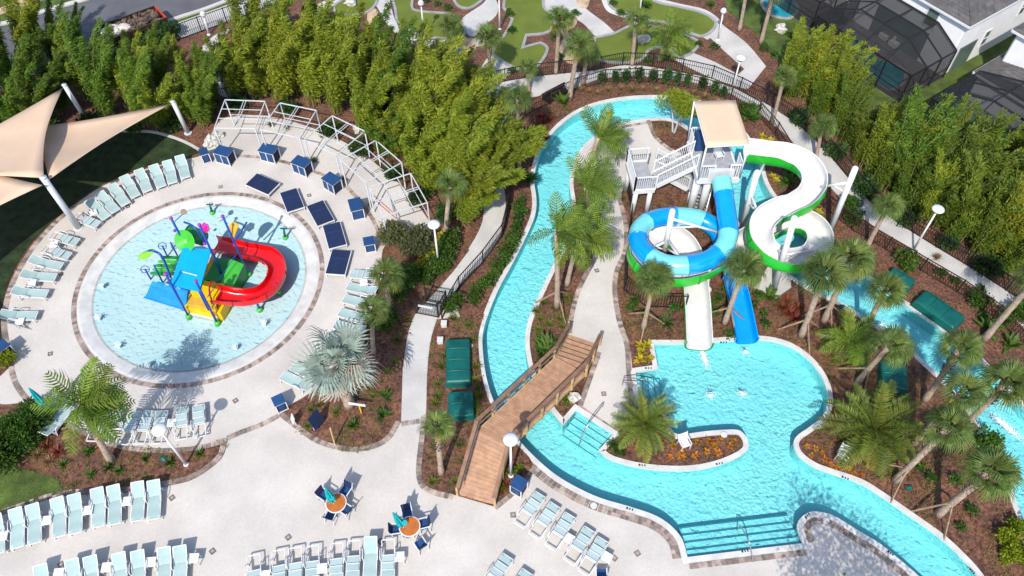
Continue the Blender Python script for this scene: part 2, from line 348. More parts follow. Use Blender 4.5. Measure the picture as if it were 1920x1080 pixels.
        return o
def tag(o, label=None, cat=None, group=None, kind=None):
    if label: o['label'] = label
    if cat: o['category'] = cat
    if group: o['group'] = group
    if kind: o['kind'] = kind
    return o
def thing(name, loc, label=None, cat=None, group=None):
    e = bpy.data.objects.new(name, None); e.empty_display_size = 0.2; COL.objects.link(e); e.location = Vector(loc)
    ORG[e.name] = Vector(loc); KIDS[e.name] = []; return tag(e, label, cat, group)
def inst(name, mesh, parent, mtx, material=None):
    """a part that shares mesh data, placed in its thing's own frame"""
    o = bpy.data.objects.new(name, mesh); COL.objects.link(o); o.parent = parent; o.matrix_basis = mtx
    KIDS[parent.name].append(o); KIDS[o.name] = []; ORG[o.name] = Vector(); return o
def dup(o, parent=None, loc=None, rz=None, scale=None):
    c = o.copy(); COL.objects.link(c); KIDS[c.name] = []; ORG[c.name] = Vector()
    if parent is not None: c.parent = parent; KIDS[parent.name].append(c)
    if loc is not None: c.location = Vector(loc)
    if rz is not None: c.rotation_euler = (0, 0, rz)
    if scale is not None: c.scale = (scale,)*3
    for ch in KIDS[o.name]: dup(ch, c)
    return c
ORD = ['first', 'second', 'third', 'fourth', 'fifth', 'sixth', 'seventh', 'eighth', 'ninth', 'tenth', 'eleventh', 'twelfth', 'thirteenth', 'fourteenth', 'fifteenth', 'sixteenth', 'seventeenth', 'eighteenth', 'nineteenth', 'twentieth'] + ['twenty-'+w for w in ('first', 'second', 'third', 'fourth', 'fifth', 'sixth', 'seventh', 'eighth', 'ninth')] + ['thirtieth'] + ['thirty-'+w for w in ('first', 'second', 'third', 'fourth', 'fifth', 'sixth', 'seventh', 'eighth', 'ninth')] + ['fortieth'] + ['forty-'+w for w in ('first', 'second', 'third', 'fourth', 'fifth', 'sixth', 'seventh', 'eighth', 'ninth')]
def number(objs, fmt, cat, group, down=False):
    """labels that count along the picture: from the left, or from the top"""
    ps = [(P(o.location)[1 if down else 0], i) for i, o in enumerate(objs)]; ps.sort()
    for k, (_, i) in enumerate(ps): tag(objs[i], fmt.format(ORD[k]+(' from the top' if down else ' from the left')), cat, group)
def mesh_only(mb, name, material, sm=False):
    me = bpy.data.meshes.new(name); me.from_pydata(mb.v, [], mb.f); me.update(); me.materials.append(material)
    if sm: me.polygons.foreach_set('use_smooth', [True]*len(me.polygons))
    return me
# ------------------------------------------------------------------ the setting
WO_PX = [(1240,184),(1178,186),(1119,197),(1076,216),(1042,244),(1016,278),(1004,316),(1001,342),(1005,372),(1004,398),(993,430),(965,487),(935,542),(914,593),(905,625),(904,649),(908,690),(916,727),(929,762),(948,797),(973,827),(997,853),(1034,886),(1075,912),(1125,935),(1179,951),(1226,967),(1256,986),(1278,1012),(1288,1046,1),(1505,1020,1),(1497,999),(1495,984),(1503,971),(1520,961),(1546,963),(1571,973),(1611,998),(1648,1020),(1685,1050),(1725,1085),(1790,1150),(1900,1300,1),(2200,1300,1),(2100,1050),(2000,865),(1920,765),(1850,690),(1783,633),(1733,597),(1690,567),(1640,532),(1595,500),(1560,475),(1525,445),(1490,412),(1455,377),(1433,342),(1420,297),(1392,250),(1345,208),(1290,188)]
IS_PX = [(1219,223),(1153,235),(1112,258),(1088,283),(1074,312),(1068,345),(1072,380),(1070,420),(1058,460),(1038,497),(1012,551),(993,595),(985,634),(988,671),(997,704),(1012,738),(1034,771),(1056,797,1),(1080,769,1),(1150,815,1),(1123,845,1),(1146,863),(1205,878),(1273,883),(1324,878),(1367,865),(1397,848),(1402,831),(1393,814),(1376,807),(1324,810),(1273,816),(1258,805),(1252,785),(1244,769),(1222,763),(1199,767,1),(1191,698,1),(1233,692,1),(1225,645,1),(1290,645),(1358,640),(1418,637),(1461,643),(1495,658),(1525,684),(1546,718),(1552,752),(1542,782),(1516,803),(1495,818),(1488,833),(1497,854),(1525,875),(1556,887),(1611,906),(1648,928),(1707,969),(1759,1006),(1796,1039),(1833,1080),(1880,1150),(1975,1235,1),(2060,1200,1),(1990,1090),(1950,1030),(1920,980),(1898,924),(1881,880),(1848,821),(1830,787),(1773,717),(1733,680),(1700,650),(1647,613),(1600,583),(1567,563),(1523,543),(1468,507),(1420,470),(1385,420),(1367,372),(1352,335),(1340,305),(1320,270),(1290,240),(1258,224)]
WO = PG(WO_PX); IS = PG(IS_PX)
if area(WO) < 0: WO.reverse()
if area(IS) < 0: IS.reverse()
SC = Vector((-18.63, 29.11)); SR = 7.19           # splash pool
def circle(c, r, n=96): return [Vector((c.x+r*math.cos(2*math.pi*k/n), c.y+r*math.sin(2*math.pi*k/n))) for k in range(n)]
SPL = circle(SC, SR-0.28)
def struct(o): o['kind'] = 'structure'; return o
def near(path, px):
    g = G(*px).to_2d(); return min(range(len(path)), key=lambda i: (path[i]-g).length)
def wo_slice(pa, pb, off):
    """part of the outer bank from picture point pa to pb, shifted off outward"""
    q = offset(WO, -off); i, j = near(WO, pa), near(WO, pb); n = len(WO)
    f = [q[(i+k) % n] for k in range((j-i) % n+1)]; b = [q[(i-k) % n] for k in range((i-j) % n+1)]
    return f if len(f) < len(b) else b
def is_slice(pa, pb, off):
    q = offset(IS, off); i, j = near(IS, pa), near(IS, pb); n = len(IS)
    f = [q[(i+k) % n] for k in range((j-i) % n+1)]; b = [q[(i-k) % n] for k in range((i-j) % n+1)]
    return f if len(f) < len(b) else b

big = [Vector((x, y)) for x, y in ((-420, -120), (420, -120), (420, 520), (-420, 520))]
struct(MB().prism(big, -1, 0.0, [WO, SPL], sides=False).build('ground', M['grass'], loc=(0, 0, 0)))
park = [G(*p).to_2d() for p in ((-700,130),(0,150),(330,62),(560,-6),(720,-90),(1360,-110),(1420,60),(1480,150),(1700,360),(1960,560),(2500,820),(2500,1800),(-700,1800))]
struct(MB().prism(park, 0, 0.012, [WO, SPL]).build('planting_ground', M['mulch'], loc=(0, 0, 0)))
isl = struct(MB().prism(IS, -1.0, 0.012).build('island_ground', M['mulch'], loc=(0, 0, -1)))
# basin
struct(MB().prism(offset(WO, -0.3), -1.3, -0.80, sides=False).build('pool_floor', M['floor'], loc=(0, 0, -1)))
w = MB(); n = len(WO); w.add([Vector((p.x, p.y, z)) for z in (-0.85, 0.03) for p in WO], [((k+1) % n, k, n+k, n+(k+1) % n) for k in range(n)])
struct(w.build('pool_wall', M['floor'], loc=(0, 0, 0)))
w = MB(); q = offset(IS, -0.004); n = len(IS); w.add([Vector((p.x, p.y, z)) for z in (-0.85, 0.03) for p in q], [(k, (k+1) % n, n+(k+1) % n, n+k) for k in range(n)])
struct(w.build('pool_wall', M['floor'], loc=(0, 0, 0)))
struct(MB().prism(offset(WO, -0.05), -1, -0.10, [offset(IS, 0.05)], sides=False).build('river_water', M['water'], loc=(0, 0, 0)))
struct(MB().strip(WO, 0.02, -0.26, -0.03, 0.068).build('pool_coping', M['coping'], loc=(0, 0, 0)))
struct(MB().strip(IS, -0.02, 0.25, -0.03, 0.068).build('pool_coping', M['coping'], loc=(0, 0, 0)))

# ---- decks and paths
ring_edge = [(-60,760),(18,690),(20,677),(9,640),(6,595),(17,545),(38,500),(64,460),(100,420),(140,386),(185,354),(235,331),(290,313),(345,300),(378,291),(392,262),(405,237),(424,221),(500,219),(572,236),(648,268),(710,312),(765,362),(812,425)]
d1 = [G(p.x, p.y).to_2d() for p in smooth(ring_edge, False, 4)]
d1 += [G(*p).to_2d() for p in ((800,440),(820,520),(850,560),(880,640))]
d1 += wo_slice((916,727), (1900,1300), 0.14)
d1 += [G(*p).to_2d() for p in ((1700,1500),(-900,1500),(-900,760))]
deck = struct(MB().prism(d1, 0, 0.04, [SPL]).build('pool_deck', M['deck'], loc=(0, 0, 0)))
d2 = is_slice((1219,223), (1074,312), 0.12)
d2 += PG([(1085,335),(1110,370),(1128,405),(1125,450),(1110,487),(1085,534),(1070,580),(1063,625),(1072,650),(1118,662),(1103,705),(1082,764)], False)
d2 += [G(*p).to_2d() for p in ((1084,763),(1153,809),(1165,797),(1188,775))]
d2 += PG([(1192,765),(1186,700),(1180,647),(1165,600),(1157,545),(1161,508),(1176,474),(1178,425),(1165,372),(1180,345),(1245,345),(1300,322),(1290,297),(1262,281),(1250,273),(1232,257),(1224,240)], False)
isdeck = struct(MB().prism(d2, 0, 0.04).build('island_walkway', M['deck'], loc=(0, 0, 0)))
up = [(880,170),(960,150),(1035,141),(1110,133),(1180,122),(1237,130),(1287,139),(1330,146),(1375,165),(1412,181),(1457,206),(1515,249),(1560,297),(1593,337),(1643,390),(1707,433),(1760,466),(1827,506),(1893,549),(1990,620)]
lo = [(1960,650),(1877,577),(1833,543),(1753,497),(1703,465),(1647,430),(1590,387),(1530,320),(1482,262),(1450,234),(1405,198),(1360,171),(1310,157),(1250,148),(1180,143),(1120,150),(1060,172),(1000,182),(960,181),(895,192),(870,205)]
struct(MB().prism([G(p.x, p.y).to_2d() for p in smooth(up, False, 3)+smooth(lo, False, 3)], 0, 0.045).build('perimeter_walk', M['walk'], loc=(0, 0, 0)))
p1 = [(958,180),(930,205),(905,250),(895,300),(902,350),(905,415),(870,480),(830,530),(795,575),(779,590),(766,627),(756,693),(752,800),(801,800),(802,703),(807,643),(819,598),(835,570),(880,514),(901,495),(927,461),(944,427),(948,376),(940,320),(935,270),(948,225),(985,185)]
struct(MB().prism(PG(p1), 0, 0.05).build('garden_path', M['walk'], loc=(0, 0, 0)))
# ---- planting beds laid in the deck
def bed(name, poly, material=None, z=0.075):
    return struct(MB().prism(poly, 0.02, z).build(name, material or M['mulch'], loc=(0, 0, 0)))
bm_bottom = [(752,792),(733,823),(707,840),(667,848),(627,843),(590,830),(557,807),(523,780)]
bed_mid = PG(bm_bottom, False)+PG([(550,757),(585,735),(625,692),(660,652),(690,600),(706,550),(714,500),(722,462),(760,446),(800,432)], False)+[G(*p).to_2d() for p in ((850,430),(880,470),(850,510),(815,550))]+PG([(780,587),(765,627),(755,693)], False)
bed('planting_bed', bed_mid)
br_left = [(819,600),(807,643),(801,703),(799,783),(795,830),(790,880),(795,907),(815,920),(850,928)]
br_right = [(925,950),(953,927),(978,903),(1000,872)]
bed_river = PG(br_left, False)+PG(br_right, False)+wo_slice((997,853), (914,593), 0.2)
bed('planting_bed', bed_river)
bl_top = [(426,823),(367,838),(285,842),(212,831),(171,813),(130,793),(95,770),(57,755)]
bl_low = [(426,823),(416,860),(367,897),(318,911),(228,925),(118,931),(41,954),(-20,975)]
bed_left = PG(list(reversed(bl_low)), False)+PG(bl_top, False)[1:]+[G(*p).to_2d() for p in ((10,760),(-160,740),(-200,1000))]
bed('planting_bed', bed_left)
lawn = [(-200,860),(0,868),(41,880),(102,897),(116,912),(112,926),(41,949),(-20,970),(-200,1020)]
struct(MB().prism(PG(lawn), 0.02, 0.09).build('lawn', M['grass'], loc=(0, 0, 0)))
bed('planting_bed', PG([(-40,668),(16,672),(18,688),(-40,696)]))
bed('planting_bed', is_slice((1034,771), (1056,797), 0.2)+[G(*p).to_2d() for p in ((1080,764),(1098,715),(1118,662),(1075,655))]+is_slice((1012,738), (1034,771), 0.2)[:1], None, 0.06)
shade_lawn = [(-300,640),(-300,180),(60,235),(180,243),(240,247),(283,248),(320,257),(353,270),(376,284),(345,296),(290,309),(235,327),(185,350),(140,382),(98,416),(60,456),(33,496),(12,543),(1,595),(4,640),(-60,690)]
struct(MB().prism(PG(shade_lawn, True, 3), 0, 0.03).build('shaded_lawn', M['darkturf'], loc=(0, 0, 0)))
struct(MB().strip(PG([(60,235),(180,243),(240,247),(283,248),(320,257),(353,270),(382,287)], False), -0.1, 0.1, 0, 0.09, False).build('lawn_kerb', M['walk'], loc=(0, 0, 0)))
# tidy patch of turf behind the small tree bed on the island
# ---- brick edgings: real pavers, too small to pick apart
def bricks(path, a, b, z, parent, closed=False, step=0.21, rows=1):
    mb = MB(); pts = resample(path, step, closed); n = len(pts); rg = random.Random(n)
    for k in range(n if closed else n-1):
        p, q = pts[k], pts[(k+1) % n]; d = (q-p)
        if d.length < 1e-4: continue
        u = d.normalized(); nv = Vector((-u.y, u.x)); c = (p+q)/2
        for r in range(rows):
            aa = a+(b-a)*r/rows; bb = a+(b-a)*(r+1)/rows
            cc = c+nv*((aa+bb)/2); h = z+rg.uniform(-0.006, 0.01)
            mb.box((cc.x, cc.y, h-0.04), (d.length*0.93, abs(bb-aa)*0.93, 0.08), math.atan2(u.y, u.x))
    o = mb.build('brick_edging', M['brick'], parent); o['kind'] = 'stuff'; return o
bricks(circle(SC, SR, 120), -0.16, 0.14, 0.055, deck, True, 0.2)
bricks(PG(bm_bottom, False), 0.02, -0.28, 0.09, deck)
bricks(PG(br_left[3:], False), 0.02, -0.28, 0.09, deck); bricks(PG(br_right, False), 0.0, -0.26, 0.09, deck)
bricks(PG(bl_low, False), 0.0, -0.3, 0.09, deck); bricks(PG(bl_top, False), 0.0, 0.25, 0.09, deck)
bricks(PG([(523,780),(490,797),(450,812),(426,823)], False), -0.16, 0.16, 0.047, deck)
bricks(PG([(20,677),(27,712),(42,738),(58,755)], False), -0.16, 0.16, 0.047, deck)
bricks(PG([(752,796),(801,788)], False), -0.16, 0.16, 0.057, deck)
bricks(PG([(20,677),(9,640),(6,595),(17,545),(38,500),(64,460),(100,420),(140,386)], False), 0.1, -0.25, 0.05, deck)
bricks(PG([(645,345),(685,390),(708,430),(718,462)], False), -0.14, 0.14, 0.047, deck)
bricks(PG([(440,293),(500,297),(570,315),(620,335),(645,345)], False), -0.14, 0.14, 0.047, deck)
bricks(wo_slice((997,853), (1288,1046), 0.0), -0.28, -0.70, 0.06, deck, False, 0.22, 2)
bricks(wo_slice((1288,1046), (1505,1020), 0.0), -0.28, -0.57, 0.06, deck, False, 0.22, 1)
bricks(wo_slice((1505,1020), (1725,1085), 0.0), -0.28, -0.60, 0.06, deck, False, 0.22, 2)
bricks(PG([(1125,450),(1110,487),(1085,534),(1070,580),(1063,625)], False), -0.02, 0.28, 0.06, isdeck)
bricks(PG([(1119,660),(1103,705),(1082,764)], False), -0.02, 0.28, 0.06, isdeck)
bricks(PG([(1190,760),(1183,687),(1180,647),(1165,600),(1157,545),(1161,508),(1176,474),(1178,425),(1165,372)], False), -0.02, 0.3, 0.06, isdeck)
bricks(PG([(1262,281),(1250,273),(1232,257),(1224,240),(1219,226)], False), 0.0, 0.28, 0.06, isdeck)
bricks(PG([(1084,763),(1153,809)], False), -0.14, 0.14, 0.055, isdeck)
bricks(PG([(1153,809),(1165,797),(1192,768)], False), -0.14, 0.14, 0.055, isdeck)
bricks(is_slice((1219,223), (1112,258), 0.0), 0.28, 0.52, 0.06, isdeck)
# ---- splash pool dish
dish = MB(); prof = [(SR-0.2, 0.045), (SR-0.30, 0.05), (SR-0.62, 0.0), (SR-1.05, -0.09)]
for i in range(len(prof)-1):
    a, b = circle(SC, prof[i][0]), circle(SC, prof[i+1][0]); k = len(a)
    dish.add([Vector((p.x, p.y, prof[i][1])) for p in a]+[Vector((p.x, p.y, prof[i+1][1])) for p in b], [(j, (j+1) % k, k+(j+1) % k, k+j) for j in range(k)])
struct(dish.build('splash_pool_rim', M['coping'], loc=(SC.x, SC.y, 0)))
fl = MB(); prof = [(SR-1.05, -0.09), (SR-2.5, -0.2), (SR-5.0, -0.3), (0.01, -0.32)]
for i in range(len(prof)-1):
    a, b = circle(SC, prof[i][0]), circle(SC, prof[i+1][0]); k = len(a)
    fl.add([Vector((p.x, p.y, prof[i][1])) for p in a]+[Vector((p.x, p.y, prof[i+1][1])) for p in b], [(j, (j+1) % k, k+(j+1) % k, k+j) for j in range(k)])
struct(fl.build('splash_pool_floor', M['sfloor'], loc=(SC.x, SC.y, 0)))
struct(MB().prism(circle(SC, SR-0.92), -1, -0.06, sides=False).build('splash_pool_water', M['swater'], loc=(SC.x, SC.y, 0)))
# ---- pool steps
def steps(a, b, into, count, tread, z0=-0.16, rise_=0.10):
    """flights of submerged steps from edge a-b, going towards `into`"""
    A, B = G(*a).to_2d(), G(*b).to_2d(); d = (B-A).normalized(); nn = Vector((-d.y, d.x))
    if nn.dot(G(*into).to_2d()-A) < 0: nn = -nn
    for k in range(count):
        z = z0-rise_*k; mb = MB(); c = (A+B)/2+nn*(tread*(k+0.5)); L = (B-A).length
        o = struct(mb.box((c.x, c.y, (z-0.95)/2), (L-0.04-0.006*k, tread, z+0.95), math.atan2(d.y, d.x)).build('pool_step', M['floor']))
        e = (A+B)/2+nn*(tread*(k+1)-0.035)
        MB().box((e.x, e.y, z+0.004), (L-0.07, 0.04, 0.012), math.atan2(d.y, d.x)).build('step_nosing', M['dark'], o)
steps((1290,1044), (1503,1018), (1400,980), 4, 0.40)
steps((1082,771), (1148,814), (1080,830), 4, 0.36)
steps((1193,702), (1199,764), (1230,730), 4, 0.34)

# ---- golf course, road, yards
def flat(name, px, material, z0, z1, sm=4): return struct(MB().prism(PG(px, True, sm), z0, z1).build(name, material, loc=(0, 0, 0)))
C = 1
flat('golf_path', [(683,-20,C),(728,-20,C),(735,20),(748,50),(775,66),(805,76),(875,74),(905,70),(905,86),(860,88),(800,90),(755,72),(725,45),(708,15)], M['walk'], 0, 0.04)
flat('golf_path', [(868,34),(905,8),(920,-10),(934,10),(930,30),(910,47),(893,66),(880,68),(870,52)], M['walk'], 0, 0.042)
flat('golf_path', [(1012,12),(1018,-20,C),(1060,-20,C),(1100,18),(1133,43),(1154,63,C),(1120,70),(1093,44),(1053,24)], M['walk'], 0, 0.042)
flat('golf_path', [(1322,68,C),(1340,52),(1347,38),(1358,50),(1400,82),(1436,125,C),(1402,168,C),(1382,142,C),(1396,130,C),(1360,98),(1332,72)], M['walk'], 0, 0.042, 3)
flat('golf_path', [(1265,113,C),(1292,97,C),(1340,117),(1384,141,C),(1400,168,C),(1330,145)], M['walk'], 0, 0.043, 3)
flat('golf_path', [(920,100,C),(968,130,C),(940,152,C),(893,158,C),(902,128)], M['walk'], 0, 0.042, 3)
flat('golf_path', [(560,40),(590,12),(640,-10),(660,-10),(625,15),(590,30)], M['walk'], 0, 0.042, 3)
flat('golf_path', [(1120,-30,C),(1132,12),(1150,27),(1205,42),(1212,36),(1145,14),(1136,-30,C)], M['coping'], 0, 0.042, 3)
flat('garden_path', [(432,56),(410,62),(388,80),(376,100),(398,150),(415,180),(445,182),(440,150),(405,100),(420,70)], M['walk'], 0, 0.045)
greens = [[(690,-25),(655,-5),(628,15),(645,28),(680,26),(702,10),(708,-20)],
 [(735,-30,C),(737,-5),(744,20),(748,43),(770,58),(800,69),(835,72),(866,69,C),(870,57),(848,31),(812,26),(783,23),(770,13),(780,-30,C)],
 [(846,-20,C),(858,9),(880,15),(905,-2),(915,-20,C)],
 [(952,-25,C),(946,15,C),(963,37,C),(953,60),(930,93),(927,104,C),(967,128),(1000,127),(1017,110),(1024,92),(1013,83,C),(977,93,C),(985,66,C),(1027,60),(1038,34),(1017,14),(1020,-25,C)],
 [(1117,73,C),(1153,65),(1187,50),(1225,52),(1262,62),(1305,78),(1300,95),(1275,108),(1258,95),(1236,89),(1216,93),(1205,108),(1188,116),(1150,117),(1118,108)],
 [(1140,-25,C),(1146,12),(1172,24),(1210,37),(1250,43),(1300,64),(1318,67),(1335,56),(1338,42),(1317,27),(1275,16),(1225,4),(1205,-25,C)]]
for g in greens:
    poly = PG(g, True, 4)
    if area(poly) < 0: poly.reverse()
    o = struct(MB().prism(poly, 0, 0.06).build('putting_green', M['turf'], loc=(0, 0, 0)))
    MB().strip(poly, 0.02, -0.2, 0, 0.12).build('kerb', M['kerb'], o)
MBk = MB().strip(PG([(1225,0),(1275,12),(1318,22),(1343,40),(1341,58),(1320,72)], False), -0.3, 0.3, 0, 0.045, False); struct(MBk.build('golf_path', M['walk'], loc=(0, 0, 0)))
for pts in ([(1060,30),(1082,34),(1078,50),(1064,60),(1078,80),(1082,118),(1060,116),(1046,100),(1056,72),(1047,48)], [(860,80),(885,72),(892,92),(875,102),(856,100)], [(690,22),(705,18),(712,40),(705,70),(690,60)], [(1080,-10),(1105,-5),(1100,15),(1085,12)]):
    flat('sandstone_stream', pts, M['sand'], 0, 0.05)
# road
road = [(-500,250,C),(-500,170,C),(0,52),(63,33),(123,15),(180,-2),(260,-40,C),(520,-40,C),(422,-1),(377,16),(313,37),(200,80),(0,160,C)]
flat('road', road, M['asphalt'], 0, 0.016, 2)
struct(MB().strip(PG([(-500,166),(0,50),(63,31),(123,13),(180,-4),(260,-42)], False, 3), 0.0, 0.45, 0, 0.12, False).build('kerb', M['walk'], loc=(0, 0, 0)))
struct(MB().strip(PG([(0,162),(200,82),(313,39),(377,18),(422,1),(520,-38)], False, 3), 0.0, -0.35, 0, 0.12, False).build('kerb', M['walk'], loc=(0, 0, 0)))
flat('sidewalk', [(-100,72,C),(0,16),(50,-4),(90,-20,C),(120,-20,C),(82,0),(40,14),(0,28),(-100,86,C)], M['sand'], 0, 0.03, 2)
flat('sidewalk', [(320,48,C),(378,27),(447,2),(520,-30,C),(560,-20,C),(470,25),(340,72,C)], M['walk'], 0, 0.03, 2)
flat('lawn', [(1370,-20),(1400,10),(1430,45),(1470,80),(1500,110),(1470,115),(1430,75),(1395,45),(1362,15)], M['grass'], 0, 0.05)
# ------------------------------------------------------------------ large built things
def lerp(a, b, t): return Vector(a).lerp(Vector(b), t)
def picket_rail(mb, p, q, h, sp=0.13, t=0.025, rail=0.05, foot=0.08):
    p, q = Vector(p), Vector(q); up = Vector((0, 0, 1))
    mb.beam(p+up*h, q+up*h, rail, rail); mb.beam(p+up*foot, q+up*foot, rail*0.8, rail*0.8)
    n = max(2, int((q-p).length/sp))
    for k in range(1, n): c = lerp(p, q, k/n); mb.beam(c+up*foot, c+up*h, t, t)
def fence(px, label, material, h=1.15, span=2.3, z=0.03, sp=0.16):
    pts = [Vector((p.x, p.y, z)) for p in resample(PG(px, False, 4), span)]
    t = thing('metal_fence', pts[0], label, 'fence')
    for i, p in enumerate(pts):
        MB().box((p.x, p.y, z+h/2+0.03), (0.075, 0.075, h+0.06)).build('post', material, t)
        if i: mb = MB(); picket_rail(mb, pts[i-1], p, h, sp, 0.028, 0.05); mb.build('picket_panel', material, t)
    return t
fence([(893,168),(960,151),(1035,141),(1110,134),(1180,122),(1237,127),(1287,138),(1330,147),(1375,166),(1412,183),(1457,208),(1515,251),(1560,299),(1593,339),(1643,392),(1707,435),(1760,468),(1827,508),(1893,551),(1950,592)], 'long black picket fence on the outer edge of the concrete walk', M['black'])
fence([(985,218),(1012,203),(1060,182),(1092,166),(1150,153),(1220,155),(1290,166),(1350,180),(1405,206),(1440,236),(1472,286),(1506,341),(1544,390),(1585,424),(1636,457),(1676,478),(1721,506),(1769,534),(1816,563),(1869,602),(1925,650)], 'dark bronze picket fence between the walk and the river planting', M['bronze'])
fence([(952,250),(960,300),(957,350),(953,400),(944,440),(905,494),(884,518),(838,570),(829,598)], 'black picket fence along the garden path left of the river', M['black'])
fence([(1174,352),(1182,380),(1184,412),(1178,440)], 'short black fence below the slide tower landing', M['black'])
fence([(1172,490),(1169,530),(1172,572,1),(1215,577),(1284,578)], 'black fence around the plants left of the white slide runout', M['black'])
fence([(330,78),(385,58),(440,38),(500,16),(560,-8)], 'black picket fence beside the road and the red container', M['black'], 1.3)
fence([(405,184),(435,186),(468,187)], 'short black fence behind the leftmost cabana frame', M['black'], 0.9)
# gate on the garden path
gp = [G(781, 588), G(822, 596), G(838, 572), G(800, 565)]
t = thing('path_gate', gp[0], 'black metal gate box standing across the garden path', 'gate')
for i in range(4):
    MB().box((gp[i].x, gp[i].y, 0.7), (0.08, 0.08, 1.4)).build('post', M['black'], t)
    if i < 3: mb = MB(); picket_rail(mb, gp[i], gp[i+1], 1.25, 0.09, 0.025); mb.build('picket_panel', M['black'], t)
MB().beam(lerp(gp[0], gp[1], .15)+Vector((0, -0.06, 0.95)), lerp(gp[0], gp[1], .8)+Vector((0, -0.06, 0.95)), 0.05, 0.14).build('push_bar', M['greywhite'], t)

# ---- wooden bridge
BZ = 1.0
C0, C1, C2, C3 = G(1094, 636, 0.06), G(1069, 684, BZ), G(925, 822, BZ), G(893, 939, 0.06)
bridge = thing('footbridge', (C2.x, C2.y, 0), 'brown timber footbridge with handrails arching over the river', 'bridge')
HW = 0.88
def side(a, b):
    d = (b-a).to_2d().normalized(); return Vector((-d.y, d.x, 0))
s01, s12, s23 = side(C0, C1), side(C1, C2), side(C2, C3)
j1 = (s01+s12).normalized()*HW/max(.5, (s01+s12).normalized().dot(s12)); j2 = (s12+s23).normalized()*HW/max(.5, (s12+s23).normalized().dot(s12))
rows = [(C0, s01*HW), (C1, j1), (C2, j2), (C3, s23*HW)]
up = Vector((0, 0, 1))
def boards(a, ja, b, jb, w, gap=0.012, th=0.04):
    n = int((b-a).length/w)
    for k in range(n):
        t0, t1 = k/n, (k+1)/n-gap/(b-a).length
        A = [lerp(a+ja, b+jb, t0), lerp(a-ja, b-jb, t0), lerp(a-ja, b-jb, t1), lerp(a+ja, b+jb, t1)]
        mb = MB(); mb.add(A+[v-up*th for v in A], [(0, 1, 2, 3), (7, 6, 5, 4), (1, 0, 4, 5), (2, 1, 5, 6), (3, 2, 6, 7), (0, 3, 7, 4)]); mb.build('plank', M['wood'], bridge)
boards(C1, j1, C2, j2, 0.145)
boards(C2, j2, C3, s23*HW, 0.20)
for k in range(6):                                    # steps at the far end
    z = BZ*(5.4-k)/6; c = lerp(C1, C0, (k+0.5)/6); d = (C0-C1).to_2d().normalized()
    MB().box((c.x, c.y, z-0.02), ((C0-C1).to_2d().length/6-0.05, 2*HW, 0.045), math.atan2(d.y, d.x)).build('step', M['wood'], bridge)
    MB().box((c.x+d.x*0.16, c.y+d.y*0.16, z-0.11), (0.03, 2*HW-0.05, 0.14), math.atan2(d.y, d.x)).build('riser', M['rail'], bridge)
for sg in (1, -1):
    for (a, ja), (b, jb) in zip(rows[:-1], rows[1:]):
        p, q = a+ja*sg*1.04, b+jb*sg*1.04; n = max(2, int(round((q-p).length/1.25)))
        MB().beam(p-up*0.16, q-up*0.16, 0.06, 0.26).build('stringer', M['pine'], bridge)
        MB().beam(p+up*1.02, q+up*1.02, 0.19, 0.045).build('handrail', M['rail'], bridge)
        MB().beam(p+up*0.86, q+up*0.86, 0.045, 0.14).build('rail_board', M['rail'], bridge)
        MB().beam(p+up*0.45, q+up*0.45, 0.04, 0.14).build('rail_board', M['rail'], bridge)
        MB().tube([p+up*0.75-ja*sg*0.12, q+up*0.75-jb*sg*0.12], 0.022, 6).build('grab_rail', M['steel'], bridge)
        for k in range(n+1):
            c = lerp(p, q, k/n)+ja.normalized()*sg*0.06; MB().box((c.x, c.y, c.z+0.35), (0.10, 0.10, 1.25), math.atan2((q-p).y, (q-p).x)).build('post', M['pine'], bridge)
for c in (lerp(C1, C2, 0.12), lerp(C1, C2, 0.88)):
    for sg in (1, -1): MB().box((c.x+s12.x*0.7*sg, c.y+s12.y*0.7*sg, BZ/2-0.05), (0.16, 0.16, BZ-0.1), math.atan2(s12.y, s12.x)).build('pier', M['pine'], bridge)

# ---- slide tower
PZ, LZ = 4.0, 2.4
A, B = G(1309, 337, PZ), G(1386, 334, PZ); ux = (B-A).normalized(); uy = Vector((-ux.y, ux.x, 0)); PD = 3.3
D_, C_ = A+uy*PD, B+uy*PD
tower = thing('slide_tower', ((A+C_)/2).to_2d().to_3d(), 'white slide tower with stairs, railings and tan canopy', 'tower')
MB().box(((A+C_)/2-up*0.09), ((B-A).length, PD, 0.18), math.atan2(ux.y, ux.x)).build('platform', M['grate'], tower)
mb = MB()
for p, q in ((A, B), (B, C_), (C_, D_), (D_, A)): mb.beam(p-up*0.13, q-up*0.13, 0.12, 0.36)
mb.build('fascia', M['white'], tower)
for (tx, ty) in ((0.12, 0.25), (0.4, 0.25), (0.85, 0.3), (0.12, 0.85), (0.85, 0.85)):
    c = A+ux*(B-A).length*tx+uy*PD*ty; MB().tube([(c.x, c.y, 0), (c.x, c.y, PZ-0.2)], 0.23, 14).build('column', M['white'], tower, True)
gx = (B-A).length
for a, b in ((A, A+ux*gx*0.34), (A+ux*gx*0.72, B), (B, B+uy*PD*0.28), (D_, C_), (D_, D_-uy*PD*0.25)):
    mb = MB(); picket_rail(mb, a, b, 1.1, 0.12, 0.03, 0.07); mb.beam(a, a+up*1.15, 0.09, 0.09); mb.beam(b, b+up*1.15, 0.09, 0.09); mb.build('railing', M['white'], tower)
